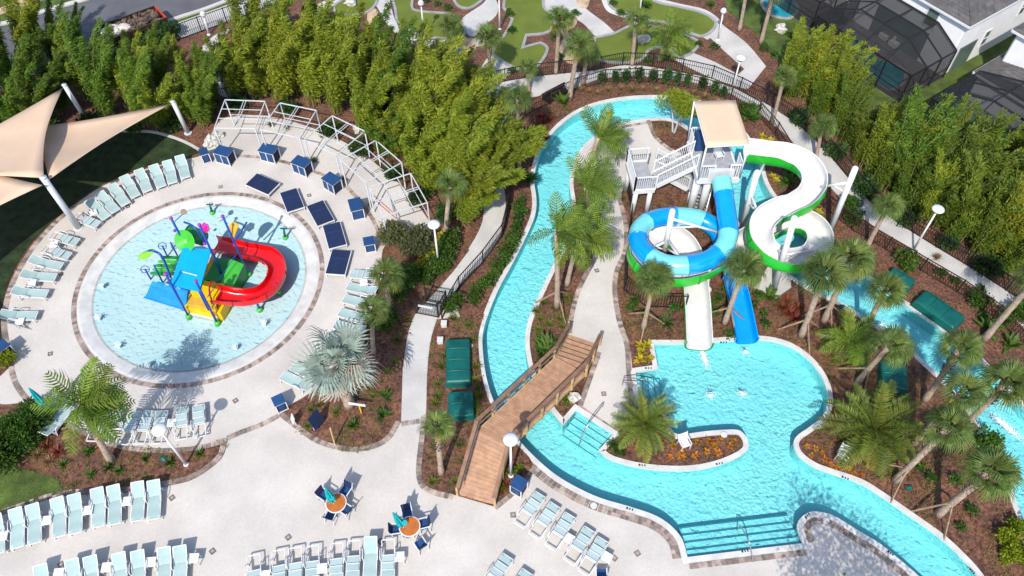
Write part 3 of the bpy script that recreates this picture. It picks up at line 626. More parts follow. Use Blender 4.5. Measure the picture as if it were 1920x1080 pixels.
# canopy
cz = 6.9
cn = [G(1302, 190, cz+0.25), G(1378, 188, cz+0.25), G(1405, 270, cz-0.1), G(1325, 275, cz-0.1)]
mb = MB(); n = 8; vs = []
for i in range(n+1):
    for j in range(n+1):
        p = lerp(lerp(cn[0], cn[1], i/n), lerp(cn[3], cn[2], i/n), j/n); p.z += 0.04*math.sin(math.pi*j/n)-0.06*math.sin(math.pi*i/n)*math.sin(math.pi*j/n); vs.append(p)
fs = [(i*(n+1)+j, (i+1)*(n+1)+j, (i+1)*(n+1)+j+1, i*(n+1)+j+1) for i in range(n) for j in range(n)]
mb.add(vs, fs); cnp = mb.build('canopy', M['tan'], tower, True); md = cnp.modifiers.new('thick', 'SOLIDIFY'); md.thickness = 0.03
pc = [D_, C_, B, A]
for c, g in zip(cn, pc): MB().tube([Vector((g.x, g.y, PZ)), Vector((c.x, c.y, c.z-0.03))], 0.055, 8).build('canopy_post', M['white'], tower, True)
mb = MB()
for i in range(4): mb.tube([cn[i]-up*0.04, cn[(i+1) % 4]-up*0.04], 0.04, 6)
mb.build('canopy_frame', M['white'], tower)
# landing and flights
La, Lb = G(1189, 358, LZ), G(1228, 355, LZ); lx = (Lb-La).normalized(); ly = Vector((-lx.y, lx.x, 0)); LD = 2.5
Lc, Ld = Lb+ly*LD, La+ly*LD
MB().box((La+Lc)/2-up*0.08, ((Lb-La).length, LD, 0.16), math.atan2(lx.y, lx.x)).build('landing', M['grate'], tower)
for c in (La+lx*0.2+ly*0.2, Lb-lx*0.2+ly*0.15, La+lx*0.2+ly*(LD-.2), Lb-lx*0.2+ly*(LD-.2)): MB().tube([(c.x, c.y, 0), (c.x, c.y, LZ-0.1)], 0.16, 12).build('column', M['white'], tower, True)
for a, b in ((La, Lb), (Ld, La), (Lc, Ld)):
    mb = MB(); picket_rail(mb, a, b, 1.1, 0.12, 0.03, 0.07); mb.beam(a, a+up*1.15, 0.09, 0.09); mb.beam(b, b+up*1.15, 0.09, 0.09)
    mb.beam(a-up*0.1, b-up*0.1, 0.1, 0.3); mb.build('railing', M['white'], tower)
def flight(p, q, wd, width, n, lab='stair_flight'):
    """treads between p (low) and q (high), width along wd"""
    d = (q-p); dh = d.to_2d().to_3d().normalized(); run = d.to_2d().length
    f = MB()
    for s_ in (0, width): f.beam(p+wd*s_, q+wd*s_, 0.07, 0.30)
    fl_ = f.build(lab, M['white'], tower)
    for k in range(n):
        c = p+d*((k+0.5)/n)+wd*width/2; c.z = p.z+(q.z-p.z)*(k+1)/n-0.02
        MB().box(c, (run/n*0.96, width, 0.05), math.atan2(dh.y, dh.x)).build('tread', M['grate'], fl_)
    for s_ in (0, width): mb = MB(); picket_rail(mb, p+wd*s_, q+wd*s_, 1.0, 0.14, 0.03, 0.07, 0.12); mb.beam(p+wd*s_, p+wd*s_+up*1.05, 0.08, 0.08); mb.beam(q+wd*s_, q+wd*s_+up*1.05, 0.08, 0.08); mb.build('stair_railing', M['white'], fl_)
p = G(1230, 350, LZ); q = G(1306, 313, PZ)
flight(p, q, ly, 1.15, 11)
ml = G(1308, 362, 1.25)
flight(Vector((ml.x-0.6, ml.y+0.3, 1.25)), Vector((Lb.x+0.05, Lb.y+LD-1.0, LZ)), Vector((0.25, 0.97, 0)), 1.05, 8)
MB().box((ml.x, ml.y+0.8, 1.2), (1.15, 1.6, 0.1), 0.2).build('landing', M['grate'], tower)
g3 = G(1293, 405, 0.03)
flight(g3, Vector((ml.x-0.1, ml.y+0.1, 1.25)), Vector((0.95, -0.2, 0)).normalized(), 0.9, 7)
for dx, dy in ((-.4, .3), (.45, .3), (.45, 1.4)): MB().tube([(ml.x+dx, ml.y+dy, 0), (ml.x+dx, ml.y+dy, 1.18)], 0.07, 8).build('column', M['white'], tower, True)
bx = G(1311, 276, PZ)
tag(MB().box((bx.x, bx.y, PZ+0.55), (0.7, 0.7, 1.1), 0.1).box((bx.x-.02, bx.y-0.37, PZ+0.85), (0.5, 0.04, 0.35), 0.1).build('storage_cabinet', M['navybox'], loc=(bx.x, bx.y, PZ)), 'navy cabinet on the slide tower platform at the stair head', 'cabinet')

# ---- slides
def sweep(path, sub=5):
    """smooth a 3-D path"""
    out = []; N = len(path)
    for i in range(N-1):
        p0, a, b, p3 = path[max(0, i-1)], path[i], path[i+1], path[min(N-1, i+2)]
        for k in range(sub):
            t = k/sub; out.append(0.5*((2*a)+(b-p0)*t+(2*p0-5*a+4*b-p3)*t*t+(3*a-p0-3*b+p3)*t**3))
    out.append(path[-1]); return out
def section(path, r, a0, a1, n, bank=0.0, flat=1.0):
    rings = []; N = len(path)
    for i, p in enumerate(path):
        d = (path[min(i+1, N-1)]-path[max(i-1, 0)]).normalized(); s_ = d.cross(up).normalized(); u = s_.cross(d)
        if bank:
            d1_ = (path[min(i+2, N-1)]-path[i]).to_2d(); d0_ = (path[i]-path[max(i-2, 0)]).to_2d()
            k = 0.0
            if d1_.length > 1e-4 and d0_.length > 1e-4: k = d0_.normalized().cross(d1_.normalized())
            an = max(-0.45, min(0.45, k*bank)); s_, u = s_*math.cos(an)+u*math.sin(an), u*math.cos(an)-s_*math.sin(an)
        an_ = [a0+(a1-a0)*k/n for k in range(n+1)]
        rings.append([p+s_*(r*math.copysign(abs(math.sin(a))**0.62, math.sin(a)))-u*(r*flat*math.copysign(abs(math.cos(a))**0.62, math.cos(a))) for a in an_])
    return rings
def skin(mb, rings):
    m = len(rings[0]); mb.add([v for r in rings for v in r], [(i*m+k, i*m+k+1, (i+1)*m+k+1, (i+1)*m+k) for i in range(len(rings)-1) for k in range(m-1)])
    return mb
def rim(mb, ra, rb):
    for e in (0, -1):
        mb.add([v for i in range(len(ra)) for v in (ra[i][e], rb[i][e])], [(2*i, 2*i+1, 2*i+3, 2*i+2) for i in range(len(ra)-1)])
    return mb
def flume(path, r, name, root, inner, outer, per, span=R(105), bank=0.8, flat=0.75):
    rings = section(path, r, -span, span, 14, bank, flat); ro = section(path, r+0.05, -span, span, 14, bank, flat); N = len(path); i = 0
    while i < N-1:
        j = min(N-1, i+per)
        if N-1-j < per//3: j = N-1
        mb = MB(); skin(mb, rings[i:j+1]); rim(mb, rings[i:j+1], ro[i:j+1]); o = mb.build(name, inner, root, True)
        so_ = MB(); skin(so_, ro[i:j+1])
        for e in (i, j):                                  # bolted flange
            p_, q_ = ro[e], section(path, r+0.09, -span, span, 14, bank, flat)[e]
            d = (path[min(e+1, N-1)]-path[max(e-1, 0)]).normalized()*0.02
            so_.add([v+s_*d for v in p_+q_ for s_ in (-1,)]+[v+d for v in p_+q_], [(k, k+1, 16+k, 15+k) for k in range(14)]+[(30+k, 45+k, 46+k, 31+k) for k in range(14)]+[(15+k, 16+k, 46+k, 45+k) for k in range(14)])
        so_.build('outer_shell', outer, o, True); i = j
wp = [(1400,280,4.25),(1440,285,4.15),(1480,292,4.0),(1512,309,3.85),(1527,335,3.7),(1520,362,3.55),(1494,382,3.4),(1460,394,3.25),(1433,411,3.1),(1424,436,2.95),(1433,462,2.8),(1457,480,2.65),(1492,487,2.5),(1525,477,2.4),(1538,452,2.3),(1527,427,2.2),(1500,413,2.1),(1468,415,2.0),(1437,430,1.9),(1402,450,1.8),(1362,474,1.7),(1322,498,1.6),(1285,512,1.5),(1243,511,1.4),(1208,494,1.3),(1200,466,1.2),(1218,444,1.12),(1250,440,1.05),(1281,458,0.95),(1297,490,0.85),(1303,530,0.72),(1307,570,0.6),(1309,610,0.5),(1311,646,0.42)]
wpath = sweep([G(x, y, 0.70+(z-0.42)*3.55/3.83) for x, y, z in wp])
white = thing('open_flume_slide', wpath[-1].to_2d().to_3d(), 'white open water slide with green outside winding from tower to pool', 'water slide')
flume(wpath, 0.70, 'flume_section', white, M['flume'], M['flumegreen'], 12, R(105), 0.8, 0.85)
bp_ = [(1353,338,4.25),(1358,370,3.95),(1363,405,3.6),(1366,435,3.3),(1357,464,3.1),(1330,486,2.9),(1290,497,2.75),(1245,494,2.6),(1210,474,2.5),(1196,447,2.4),(1206,422,2.3),(1238,408,2.2),(1280,406,2.1),(1318,413,1.95),(1344,432,1.75),(1358,460,1.5),(1370,495,1.2),(1379,530,0.95),(1387,565,0.75),(1394,600,0.6),(1401,636,0.5)]
bpath = sweep([G(x, y, 0.62+(z-0.5)*3.63/3.75) for x, y, z in bp_], 6)
tube = thing('tube_slide', bpath[-1].to_2d().to_3d(), 'blue and aqua enclosed tube slide looping beside the white slide', 'water slide')
N = len(bpath); cut = int(N*0.83); bounds = [0, 5, 18, 27, 36, 46, 54, 62, 70, 78, 90, cut]; i = 0
for k in range(len(bounds)-1):
    a, b = bounds[k], bounds[k+1]
    m_ = M['aqua'] if k % 2 == 0 else M['tubeblue']
    mb = MB().tube(bpath[a:b+1], 0.56, 18, False); o = mb.build('tube_section', m_, tube, True)
    e = bpath[b]; d = (bpath[min(b+1, N-1)]-bpath[b-1]).normalized()*0.03
    MB().tube([e-d, e+d], 0.60, 18).build('flange', M['tubeblue'], o, True)
flume(bpath[cut:], 0.56, 'runout_section', tube, M['tubeblue'], M['tubeblue'], 12, R(100), 0, 0.85)
MB().box(G(1350, 328, 4.3), (1.5, 0.25, 0.9)).build('entry_bulkhead', M['greywhite'], tube)
# masts that hold the slides
def mast(b, t, arms, label, r=0.17):
    B_, T_ = rise(b, t); o = thing('slide_mast', B_, label, 'mast', 'masts carrying the water slides')
    MB().tube([B_, T_], r, 14).ball((T_.x, T_.y, T_.z), r, 14, 6, (1, 1, 0.6)).build('pole', M['white'], o, True)
    MB().lathe([(r+0.16, 0), (r+0.16, 0.05), (r+0.02, 0.07)], B_, 14).build('base_plate', M['white'], o)
    for (h, px, py, z) in arms:
        s_ = lerp(B_, T_, h); e = G(px, py, z); MB().tube([s_, e], 0.085, 8).build('arm', M['white'], o, True)
        MB().tube([s_-up*0.8, lerp(s_, e, 0.6)], 0.06, 8).build('brace', M['white'], o, True)
mast((1553,440), (1604,315), [(0.8,1540,350,3.4)], 'tall leaning white mast by the walk holding the upper white flume bend')
mast((1390,430), (1420,322), [(0.75,1436,300,3.75),(0.62,1428,415,2.6)], 'white mast standing in the river beside the tube slide')
mast((1452,540), (1490,408), [(0.55,1455,470,2.2),(0.5,1525,470,2.0)], 'white mast rising through the middle of the white spiral')
mast((1243,487), (1261,395), [(0.85,1345,435,2.7),(0.4,1215,470,1.0),(0.45,1285,500,2.2)], 'white mast inside the loop of the blue tube slide')
mast((1326,543), (1331,503), [], 'short white prop under the blue tube beside the runout', 0.09)
pd = [G(x, y).to_2d() for x, y in ((1413,540),(1440,500),(1480,520),(1483,540),(1452,562))]
struct(MB().prism(pd, 0, 0.10).build('concrete_pad', M['walk']))

# ---- shade sails
def sail(corners, label, sag=0.35, curve=0.16):
    a, b, c = (Vector(x) for x in corners); n = 14; mb = MB(); cen = (a+b+c)/3; idx = {}; vs = []
    for i in range(n+1):
        for j in range(n+1-i):
            u, v = i/n, j/n; w_ = 1-u-v; p = a*u+b*v+c*w_
            e = 4*(u*v*(1-w_)**0 + v*w_ + w_*u)
            edge = 1-27*u*v*w_
            pull = (u*v+v*w_+w_*u)*4*curve*max(0, edge)
            p = p+(cen-p)*min(0.5, pull)*0.9; p.z -= sag*27*u*v*w_; idx[(i, j)] = len(vs); vs.append(p)
    fs = []
    for i in range(n):
        for j in range(n-i):
            fs.append((idx[(i, j)], idx[(i+1, j)], idx[(i, j+1)]))
            if i+j < n-1: fs.append((idx[(i+1, j)], idx[(i+1, j+1)], idx[(i, j+1)]))
    mb.add(vs, fs); o = mb.build('shade_sail', M['tan'], None, True); tag(o, label, 'shade sail', 'tan shade sails over the dark lawn')
    md = o.modifiers.new('thick', 'SOLIDIFY'); md.thickness = 0.02
sail([G(118, 165, 3.6), G(82, 334, 4.5), G(-230, 345, 4.7)], 'upper tan shade sail whose tip reaches the back pole')
sail([G(322, 194, 2.8), G(92, 337, 4.3), G(30, 243, 2.7)], 'long tan shade sail stretching right to the pole by the bushes')
sail([G(80, 347, 4.4), G(-210, 255, 4.0), G(-170, 500, 4.4)], 'lower left tan shade sail cut by the picture edge')
sail([G(-220, 520, 4.4), G(-60, 640, 3.2), G(-420, 560, 4.2)], 'unseen tan shade sail added beyond the left picture edge to shade the lawn')  # unseen extra sail, added to cast shade on the lawn's left end
def pole(b, t, label, r=0.15):
    B_, T_ = rise(b, t); o = thing('sail_pole', B_, label, 'pole', 'white poles of the shade sails')
    MB().tube([B_, T_+up*0.12], r, 14).build('shaft', M['greywhite'], o, True)
    MB().tube([T_+up*0.12, T_+up*0.17], r+0.02, 14).build('cap', M['greywhite'], o, True)
    MB().lathe([(r+0.12, 0.03), (r+0.12, 0.07), (r, 0.09)], B_, 14).build('base_plate', M['greywhite'], o)
pole((148,428), (83,336), 'thick white pole at the loungers where the sails meet', 0.19)
pole((353,250), (325,193), 'white pole by the bushes holding the long sail tip')
pole((166,232), (122,162), 'white pole standing in the bushes behind the upper sail')

# ---- white cabana frames
cab = [((422,187),(497,190),(478,241),(402,240)), ((525,193),(593,207),(562,259),(489,243)), ((623,217),(684,246),(630,292),(571,262)), ((705,263),(753,305),(686,343),(639,300)), ((770,325),(801,380),(718,406),(692,351))]
cl = ['nearest the shade sails', 'second from the left', 'in the middle of the arc', 'fourth from the left', 'next to the lamp post, with red tubing']
for i, qd in enumerate(cab):
    T = [G(x, y, 2.35) for x, y in qd]; c0 = sum(T, Vector())/4
    o = thing('cabana_frame', (c0.x, c0.y, 0.04), 'bare white cabana frame '+cl[i], 'cabana frame', 'bare white cabana frames around the splash pool')
    for p in T: MB().beam((p.x, p.y, 0.04), p, 0.075).build('post', M['greywhite'], o)
    for k in range(4): MB().beam(T[k], T[(k+1) % 4], 0.055).build('top_rail', M['greywhite'], o)
    for k, f_ in enumerate((0.33, 0.66)): MB().beam(lerp(T[0], T[3], f_), lerp(T[1], T[2], f_), 0.038).build('rafter', M['greywhite'], o)
    for f_ in (0.47, 0.53): MB().beam(lerp(T[0], T[1], f_), lerp(T[3], T[2], f_), 0.038).build('purlin', M['greywhite'], o)
    MB().beam(T[0]-up*1.3, T[1]-up*1.3, 0.038).build('back_rail', M['greywhite'], o)
    if i == 4:
        for f_ in (0.25, 0.45): MB().tube([lerp(T[3], T[2], f_), lerp(T[0], T[1], f_).lerp(lerp(T[3], T[2], f_), 0.6)-up*2.2], 0.025, 6).build('red_tube', M['fieldred'], o)

# ---- lamp posts
def lamp(b, t, label, hr=0.36):
    B_, T_ = rise(b, t, 1.0, 6.0); T_ = Vector((B_.x+(T_.x-B_.x)*0.4, B_.y+(T_.y-B_.y)*0.4, T_.z))
    o = thing('lamp_post', B_, label, 'lamp post', 'white lamp posts')
    MB().tube([B_, T_-up*0.25], [0.075, 0.05], 10).build('pole', M['white'], o, True)
    MB().lathe([(0.14, 0), (0.14, 0.1), (0.08, 0.16)], B_, 10).build('base', M['white'], o)
    MB().lathe([(0.07, -0.28), (0.2, -0.2), (0.24, -0.06), (0.16, -0.02)], T_, 14).build('lantern', M['greywhite'], o, True)
    MB().lathe([(hr, -0.02), (hr, 0.02), (hr*0.75, 0.10), (hr*0.3, 0.15), (0.02, 0.16)], T_, 24).build('lamp_cap', M['white'], o, True)
for b, t, l in [((350,872),(298,806),'white lamp post in the bottom left bed below the splash pool'), ((958,893),(957,824),'white lamp post beside the near end of the footbridge'),
  ((1712,470),(1757,391),'white lamp post on the walk before the right bamboo'), ((823,500),(813,421),'white lamp post by the bushes right of the cabana frames'),
  ((1372,172),(1389,108),'white lamp post on the walk behind the tower canopy')]: lamp(b, t, l)
for b, t, l in [((1346,76),(1353,18),'short white lamp at the round end of the golf green'), ((796,72),(789,4),'slim white lamp by the upper left golf green'), ((818,132),(813,92),'small white lamp poking out of the middle bamboo'),
  ((937,56),(935,-8),'slim white lamp between the two central golf greens'), ((392,66),(383,24),'white lamp by the fence near the red container'), ((543,48),(537,18),'white lamp behind the leftmost bamboo near the road'), ((1199,30),(1203,-30),'white lamp beside the tall palm on the golf course')]: lamp(b, t, l, 0.2)

# ---- green equipment covers
def cover(px, label, h=0.55, ribs=3):
    q = [G(*p, h) for p in px]; c = sum(q, Vector())/4; u = ((q[1]-q[0])+(q[2]-q[3])).normalized(); L1 = ((q[1]-q[0]).length+(q[2]-q[3]).length)/2; v = Vector((-u.y, u.x, 0)); L2 = ((q[3]-q[0]).length+(q[2]-q[1]).length)/2
    rot = Matrix((u, v, up)).transposed(); o = thing('equipment_cover', (c.x, c.y, 0.01), label, 'cover', 'dark green equipment covers in the beds')
    # body with rounded lid: cross section across the shorter side
    def shell(sx, sy, z0, z1, cr):
        pr = []
        for cxs, cys, a0 in ((1, 1, 0), (-1, 1, 90), (-1, -1, 180), (1, -1, 270)):
            for k in range(4): a = R(a0+30*k); pr.append(Vector((cxs*(sx/2-cr)+cr*math.cos(a), cys*(sy/2-cr)+cr*math.sin(a))))
        return pr
    pr = shell(L1, L2, 0, 0, 0.08); n = len(pr); mb = MB(); vs = []; prof = [(1.0, 0.0), (0.985, h-0.12), (0.96, h-0.03), (0.90, h+0.02), (0.55, h+0.07)]
    for sc_, z in prof: vs += [Vector((c.x, c.y, z))+rot @ Vector((p.x*sc_, p.y*sc_, 0)) for p in pr]
    fs = [(i*n+k, i*n+(k+1) % n, (i+1)*n+(k+1) % n, (i+1)*n+k) for i in range(len(prof)-1) for k in range(n)]+[tuple((len(prof)-1)*n+k for k in range(n))]
    mb.add(vs, fs).build('body', M['cover'], o)
    mb = MB().box((c.x, c.y, 0.06), (L1+0.08, L2+0.08, 0.12), rot=rot); mb.build('base_flange', M['cover'], o)
    lng = L1 > L2
    for k in range(ribs):
        f_ = (k+1)/(ribs+1)-0.5; cc = c+(u*L1*f_ if lng else v*L2*f_)
        MB().tube([cc+(v if lng else u)*(s_*0.46*(L2 if lng else L1))+up*(h*0.0+dz-c.z+h-h) for s_, dz in ((-1, h-0.02), (-.85, h+0.05), (-.4, h+0.085), (.4, h+0.085), (.85, h+0.05), (1, h-0.02))], 0.035, 6).build('rib', M['cover'], o, True)
cover([(834,634),(880,633),(884,716),(838,719)], 'larger dark green cover in the bed beside the footbridge')
cover([(840,734),(888,731),(889,779),(842,782)], 'smaller square dark green cover nearest the footbridge', ribs=1)
cover([(1677,500),(1718,525),(1706,541),(1662,513)], 'small dark green cover beside the bronze fence', ribs=1)
cover([(1737,542),(1818,598),(1784,613),(1713,562)], 'long dark green cover on the bank of the right river', ribs=2)
cover([(1657,676),(1708,683),(1697,731),(1648,720)], 'dark green cover under the palms above the big date palm', ribs=1)
# ------------------------------------------------------------------ splash play structure
def Z(x, y, z=0.0): return G(220+x/4, 360+y/4, z)      # from the enlarged view of the play structure
pc0 = Z(600, 780, -0.3)
play = thing('splash_play_structure', pc0, 'multicoloured splash play structure with red slide in the round pool', 'play structure')
def post(b, t, cap=True, r=0.065):
    B_, T_ = rise(b, t, 0.3, 6); B_ = Vector((B_.x, B_.y, -0.3))
    MB().tube([B_, T_], r, 10).build('post', M['royal'], play, True)
    f = MB().lathe([(0.17, -0.3), (0.17, -0.02), (0.09, 0.06)], (B_.x, B_.y, 0.0), 12); f.build('post_foot', M['lime'], play, True)
    if cap: MB().ball(T_, 0.11, 10, 6).build('post_cap', M['purple'], play, True)
    return B_, T_
def zz(x, y): return (220+x/4, 360+y/4)
post(zz(530, 925), zz(362, 615)); post(zz(745, 975), zz(588, 668)); post(zz(820, 700), zz(615, 247)); post(zz(980, 605), zz(790, 182)); post(zz(620, 600), zz(403, 197))
# decks
def slab(pts, z0, z1, m_, name, par=None):
    poly = [Z(x, y, z1).to_2d() for x, y in pts]; return MB().prism(poly, z0, z1).build(name, m_, par or play)
slab([(545, 745), (660, 665), (800, 690), (735, 800)], -0.3, 1.25, M['yellow'], 'entry_deck')
slab([(520, 838), (545, 745), (735, 800), (745, 870)], -0.3, 0.85, M['mustard'], 'deck_step')
slab([(500, 862), (520, 838), (745, 862), (705, 912)], -0.3, 0.5, M['yellow'], 'deck_step')
slab([(735, 905), (780, 800), (800, 760), (860, 690), (830, 790), (770, 905)], -0.3, 0.6, M['yellow'], 'deck_step')
slab([(500, 905), (540, 880), (760, 935), (730, 955)], -0.3, 0.05, M['coping'], 'base_slab')
# green roofed climb panel
gq = [Z(735, 490, 1.6), Z(950, 530, 1.0), Z(868, 700, 0.7), Z(650, 655, 1.3)]
mb = MB(); mb.add(gq+[Vector((p.x, p.y, -0.3)) for p in gq], [(0, 3, 2, 1), (0, 1, 5, 4), (1, 2, 6, 5), (2, 3, 7, 6), (3, 0, 4, 7)]); mb.build('green_wall', M['green'], play)
gq2 = [Z(852, 505, 1.45), Z(950, 545, 1.0), Z(868, 712, 0.7), Z(775, 690, 1.05)]
mb = MB(); mb.add([p+up*0.03 for p in gq2]+[p for p in gq2], [(0, 3, 2, 1), (0, 1, 5, 4), (1, 2, 6, 5), (2, 3, 7, 6), (3, 0, 4, 7)]); mb.build('green_panel', M['lime'], play)
# yellow fretwork sheet beside the roof
yq = [Z(708, 470, 2.2), Z(735, 490, 1.9), Z(660, 640, 1.3), Z(640, 640, 1.5)]
mb = MB(); mb.add(yq+[p-up*0.04 for p in yq], [(0, 3, 2, 1), (4, 5, 6, 7), (0, 1, 5, 4), (1, 2, 6, 5), (2, 3, 7, 6), (3, 0, 4, 7)]); mb.build('yellow_panel', M['mustard'], play)
# main blue roof, gently pitched
rz = 3.0; rq = [Z(490, 420, rz), Z(703, 428, rz), Z(612, 748, rz-0.25), Z(400, 690, rz-0.25)]
mb = MB(); mb.add(rq+[p-up*0.07 for p in rq], [(0, 3, 2, 1), (4, 5, 6, 7), (0, 1, 5, 4), (1, 2, 6, 5), (2, 3, 7, 6), (3, 0, 4, 7)]); rf = mb.build('roof', M['roofblue'], play)
MB().beam(Z(480, 596, rz-0.12), Z(600, 627, rz-0.12), 0.03, 0.05).build('roof_seam', M['white'], rf)
for q_ in rq: MB().tube([Vector((q_.x, q_.y, 1.0)), q_-up*0.05], 0.05, 8).build('roof_post', M['royal'], play, True)
slab([(470, 600), (640, 620), (620, 740), (430, 690)], 1.2, 1.35, M['royal'], 'tower_deck')
# wide blue slide
n = 9; top = [Z(400, 668, 1.45), Z(548, 738, 1.3)]; bot = [Z(190, 795, -0.1), Z(500, 890, -0.1)]
tp = [Z(300, 660, 1.25)]
mb = MB(); vs = []
A0, A1, B0, B1 = Z(285, 662, 0.95), Z(540, 742, 1.0), Z(190, 790, 0.0), Z(500, 886, 0.0)
for i in range(n+1):
    t_ = i/n; e = t_*t_*(3-2*t_)
    for j in range(13):
        f_ = j/12; p = lerp(lerp(A0, A1, f_), lerp(B0, B1, f_), t_); p.z = lerp(A0, A1, f_).z*(1-e)+(-0.03)*e+(0.07*(1-e) if j % 4 == 0 else 0.0); vs.append(p)
mb.add(vs, [(i*13+j, (i+1)*13+j, (i+1)*13+j+1, i*13+j+1) for i in range(n) for j in range(12)]); sl = mb.build('lane_slide', M['blue'], play); md = sl.modifiers.new('thick', 'SOLIDIFY'); md.thickness = 0.06
# green stair net at the left
for k in range(5):
    a, b = lerp(Z(350, 478, 1.4), Z(250, 625, 0.1), k/5), lerp(Z(462, 480, 1.4), Z(390, 640, 0.1), k/5)
    c, d = lerp(Z(350, 478, 1.4), Z(250, 625, 0.1), (k+.93)/5), lerp(Z(462, 480, 1.4), Z(390, 640, 0.1), (k+.93)/5)
    for p in (c, d): p.z = a.z
    mb = MB(); mb.add([a, b, d, c]+[p-up*0.2 for p in (a, b, d, c)], [(0, 3, 2, 1), (0, 1, 5, 4), (1, 2, 6, 5), (2, 3, 7, 6), (3, 0, 4, 7)]); mb.build('green_step', M['lime' if k % 2 else 'green'], play)
# tipping bucket: open cone and drum
def orient(d):
    d = Vector(d).normalized(); x = d.orthogonal().normalized(); return Matrix((x, d.cross(x), d)).transposed()
bc = Z(515, 365, 3.3); rot = orient((-0.25, -0.75, 0.6))
MB().lathe([(0.02, -0.25), (0.3, -0.12), (0.62, 0.12), (0.66, 0.14), (0.62, 0.10), (0.3, -0.16), (0.03, -0.28)], bc, 24, rot).build('tipping_bucket', M['lime'], play, True)
MB().box(bc+rot @ Vector((0, 0, -0.1)), (0.25, 0.02, 0.08), rot=rot).build('bucket_fin', M['leaflime'], play)
dc = Z(610, 340, 2.7); MB().tube([dc+Vector((-0.65, 0.25, 0.15)), dc+Vector((0.35, -0.1, -0.05))], [0.5, 0.42], 18).build('drum', M['green'], play, True)
# curved spray pipe, pink flower, yellow paddle, leaf sprayer
MB().tube(sweep([Z(500, 226, 3.9), Z(560, 250, 3.9), Z(605, 300, 3.6), Z(655, 390, 2.6)], 5), 0.06, 8).build('spray_pipe', M['royal'], play, True)
fc = Z(660, 268, 3.5); rot = orient((-0.3, -0.7, 0.6))
for k in range(6):
    a = k*math.pi/3; MB().lathe([(0.14, -0.02), (0.14, 0.02)], fc+rot @ Vector((0.16*math.cos(a), 0.16*math.sin(a), 0.004*k)), 12, rot).build('petal', M['pink'], play, True)
MB().ball(Z(655, 385, 2.7), 0.12, 8, 5).build('nozzle', M['purple'], play, True)
MB().ball(Z(430, 290, 2.9), 0.1, 8, 5).build('nozzle', M['purple'], play, True)
pa = Z(880, 290, 2.6); rot = orient((-0.5, -0.6, 0.6)); half = MB(); ring_ = [Vector((0.5*math.cos(R(a)), 0.5*math.sin(R(a)), 0)) for a in range(-20, 201, 20)]
half.add([pa+rot @ (v+Vector((0, 0, dz))) for dz in (0, 0.04) for v in ring_], [tuple(range(len(ring_)-1, -1, -1)), tuple(range(len(ring_), 2*len(ring_)))]+[(k, (k+1) % len(ring_), len(ring_)+(k+1) % len(ring_), len(ring_)+k) for k in range(len(ring_))]); half.build('paddle', M['mustard'], play)
MB().tube([Z(972, 225, 3.1), Z(880, 372, 2.3)], 0.05, 8).build('paddle_arm', M['royal'], play, True)
MB().tube([Z(890, 470, 1.9), Z(670, 795, 1.25)], 0.02, 6).build('cable', M['royal'], play)
MB().tube([Z(430, 222, 3.3), Z(490, 165, 3.6)], 0.03, 6).build('hoop_arm', M['royal'], play)
hc = Z(500, 147, 3.6); MB().lathe([(0.12, 0), (0.17, 0.04), (0.17, 0.1), (0.13, 0.1)], hc, 14, orient((0, -0.8, 0.6))).build('hoop', M['amber'], play, True)
lp = sweep([Vector((Z(400, 640, 1.3).x, Z(400, 640, 1.3).y, 1.3)), Z(385, 600, 1.9), Z(345, 505, 3.0), Z(318, 465, 3.35), Z(275, 444, 3.4), Z(235, 440, 3.35)], 5)
MB().tube(lp, 0.07, 10).build('leaf_stem', M['royal'], play, True)
tip, root_ = Z(150, 480, 2.9), Z(275, 437, 3.45); mb = MB(); ax = (tip-root_); sd_ = ax.cross(up).normalized(); vs = []
for i in range(9):
    t_ = i/8; w_ = 0.36*math.sin(math.pi*min(1, t_*0.95+0.05))**0.8; c = root_+ax*t_; vs += [c-sd_*w_-up*0.12*w_/0.36, c+up*0.05, c+sd_*w_-up*0.12*w_/0.36]
mb.add(vs, [(3*i+j, 3*i+j+1, 3*i+4+j, 3*i+3+j) for i in range(8) for j in range(2)]); lf = mb.build('leaf_sprayer', M['leaflime'], play); md = lf.modifiers.new('thick', 'SOLIDIFY'); md.thickness = 0.03
# hand wheels on stands
for (bx_, by_, tx_, ty_) in ((365, 465, 338, 405), (240, 635, 208, 580), (447, 470, 400, 380), (330, 660, 275, 550)):
    B_, T_ = rise(zz(bx_, by_), zz(tx_, ty_), 0.4, 3); MB().tube([Vector((B_.x, B_.y, -0.3)), T_], 0.05, 8).build('stand', M['royal'], play, True)
    if bx_ in (365, 240):
        mb = MB(); mb.tube([T_+Vector((0.26*math.cos(a), 0.2*math.sin(a)*0.8, 0.12*math.sin(a))) for a in [k*math.pi/6 for k in range(13)]], 0.022, 6, False); mb.beam(T_-Vector((.26, 0, 0)), T_+Vector((.26, 0, 0)), 0.03); mb.build('hand_wheel', M['royal'], play)
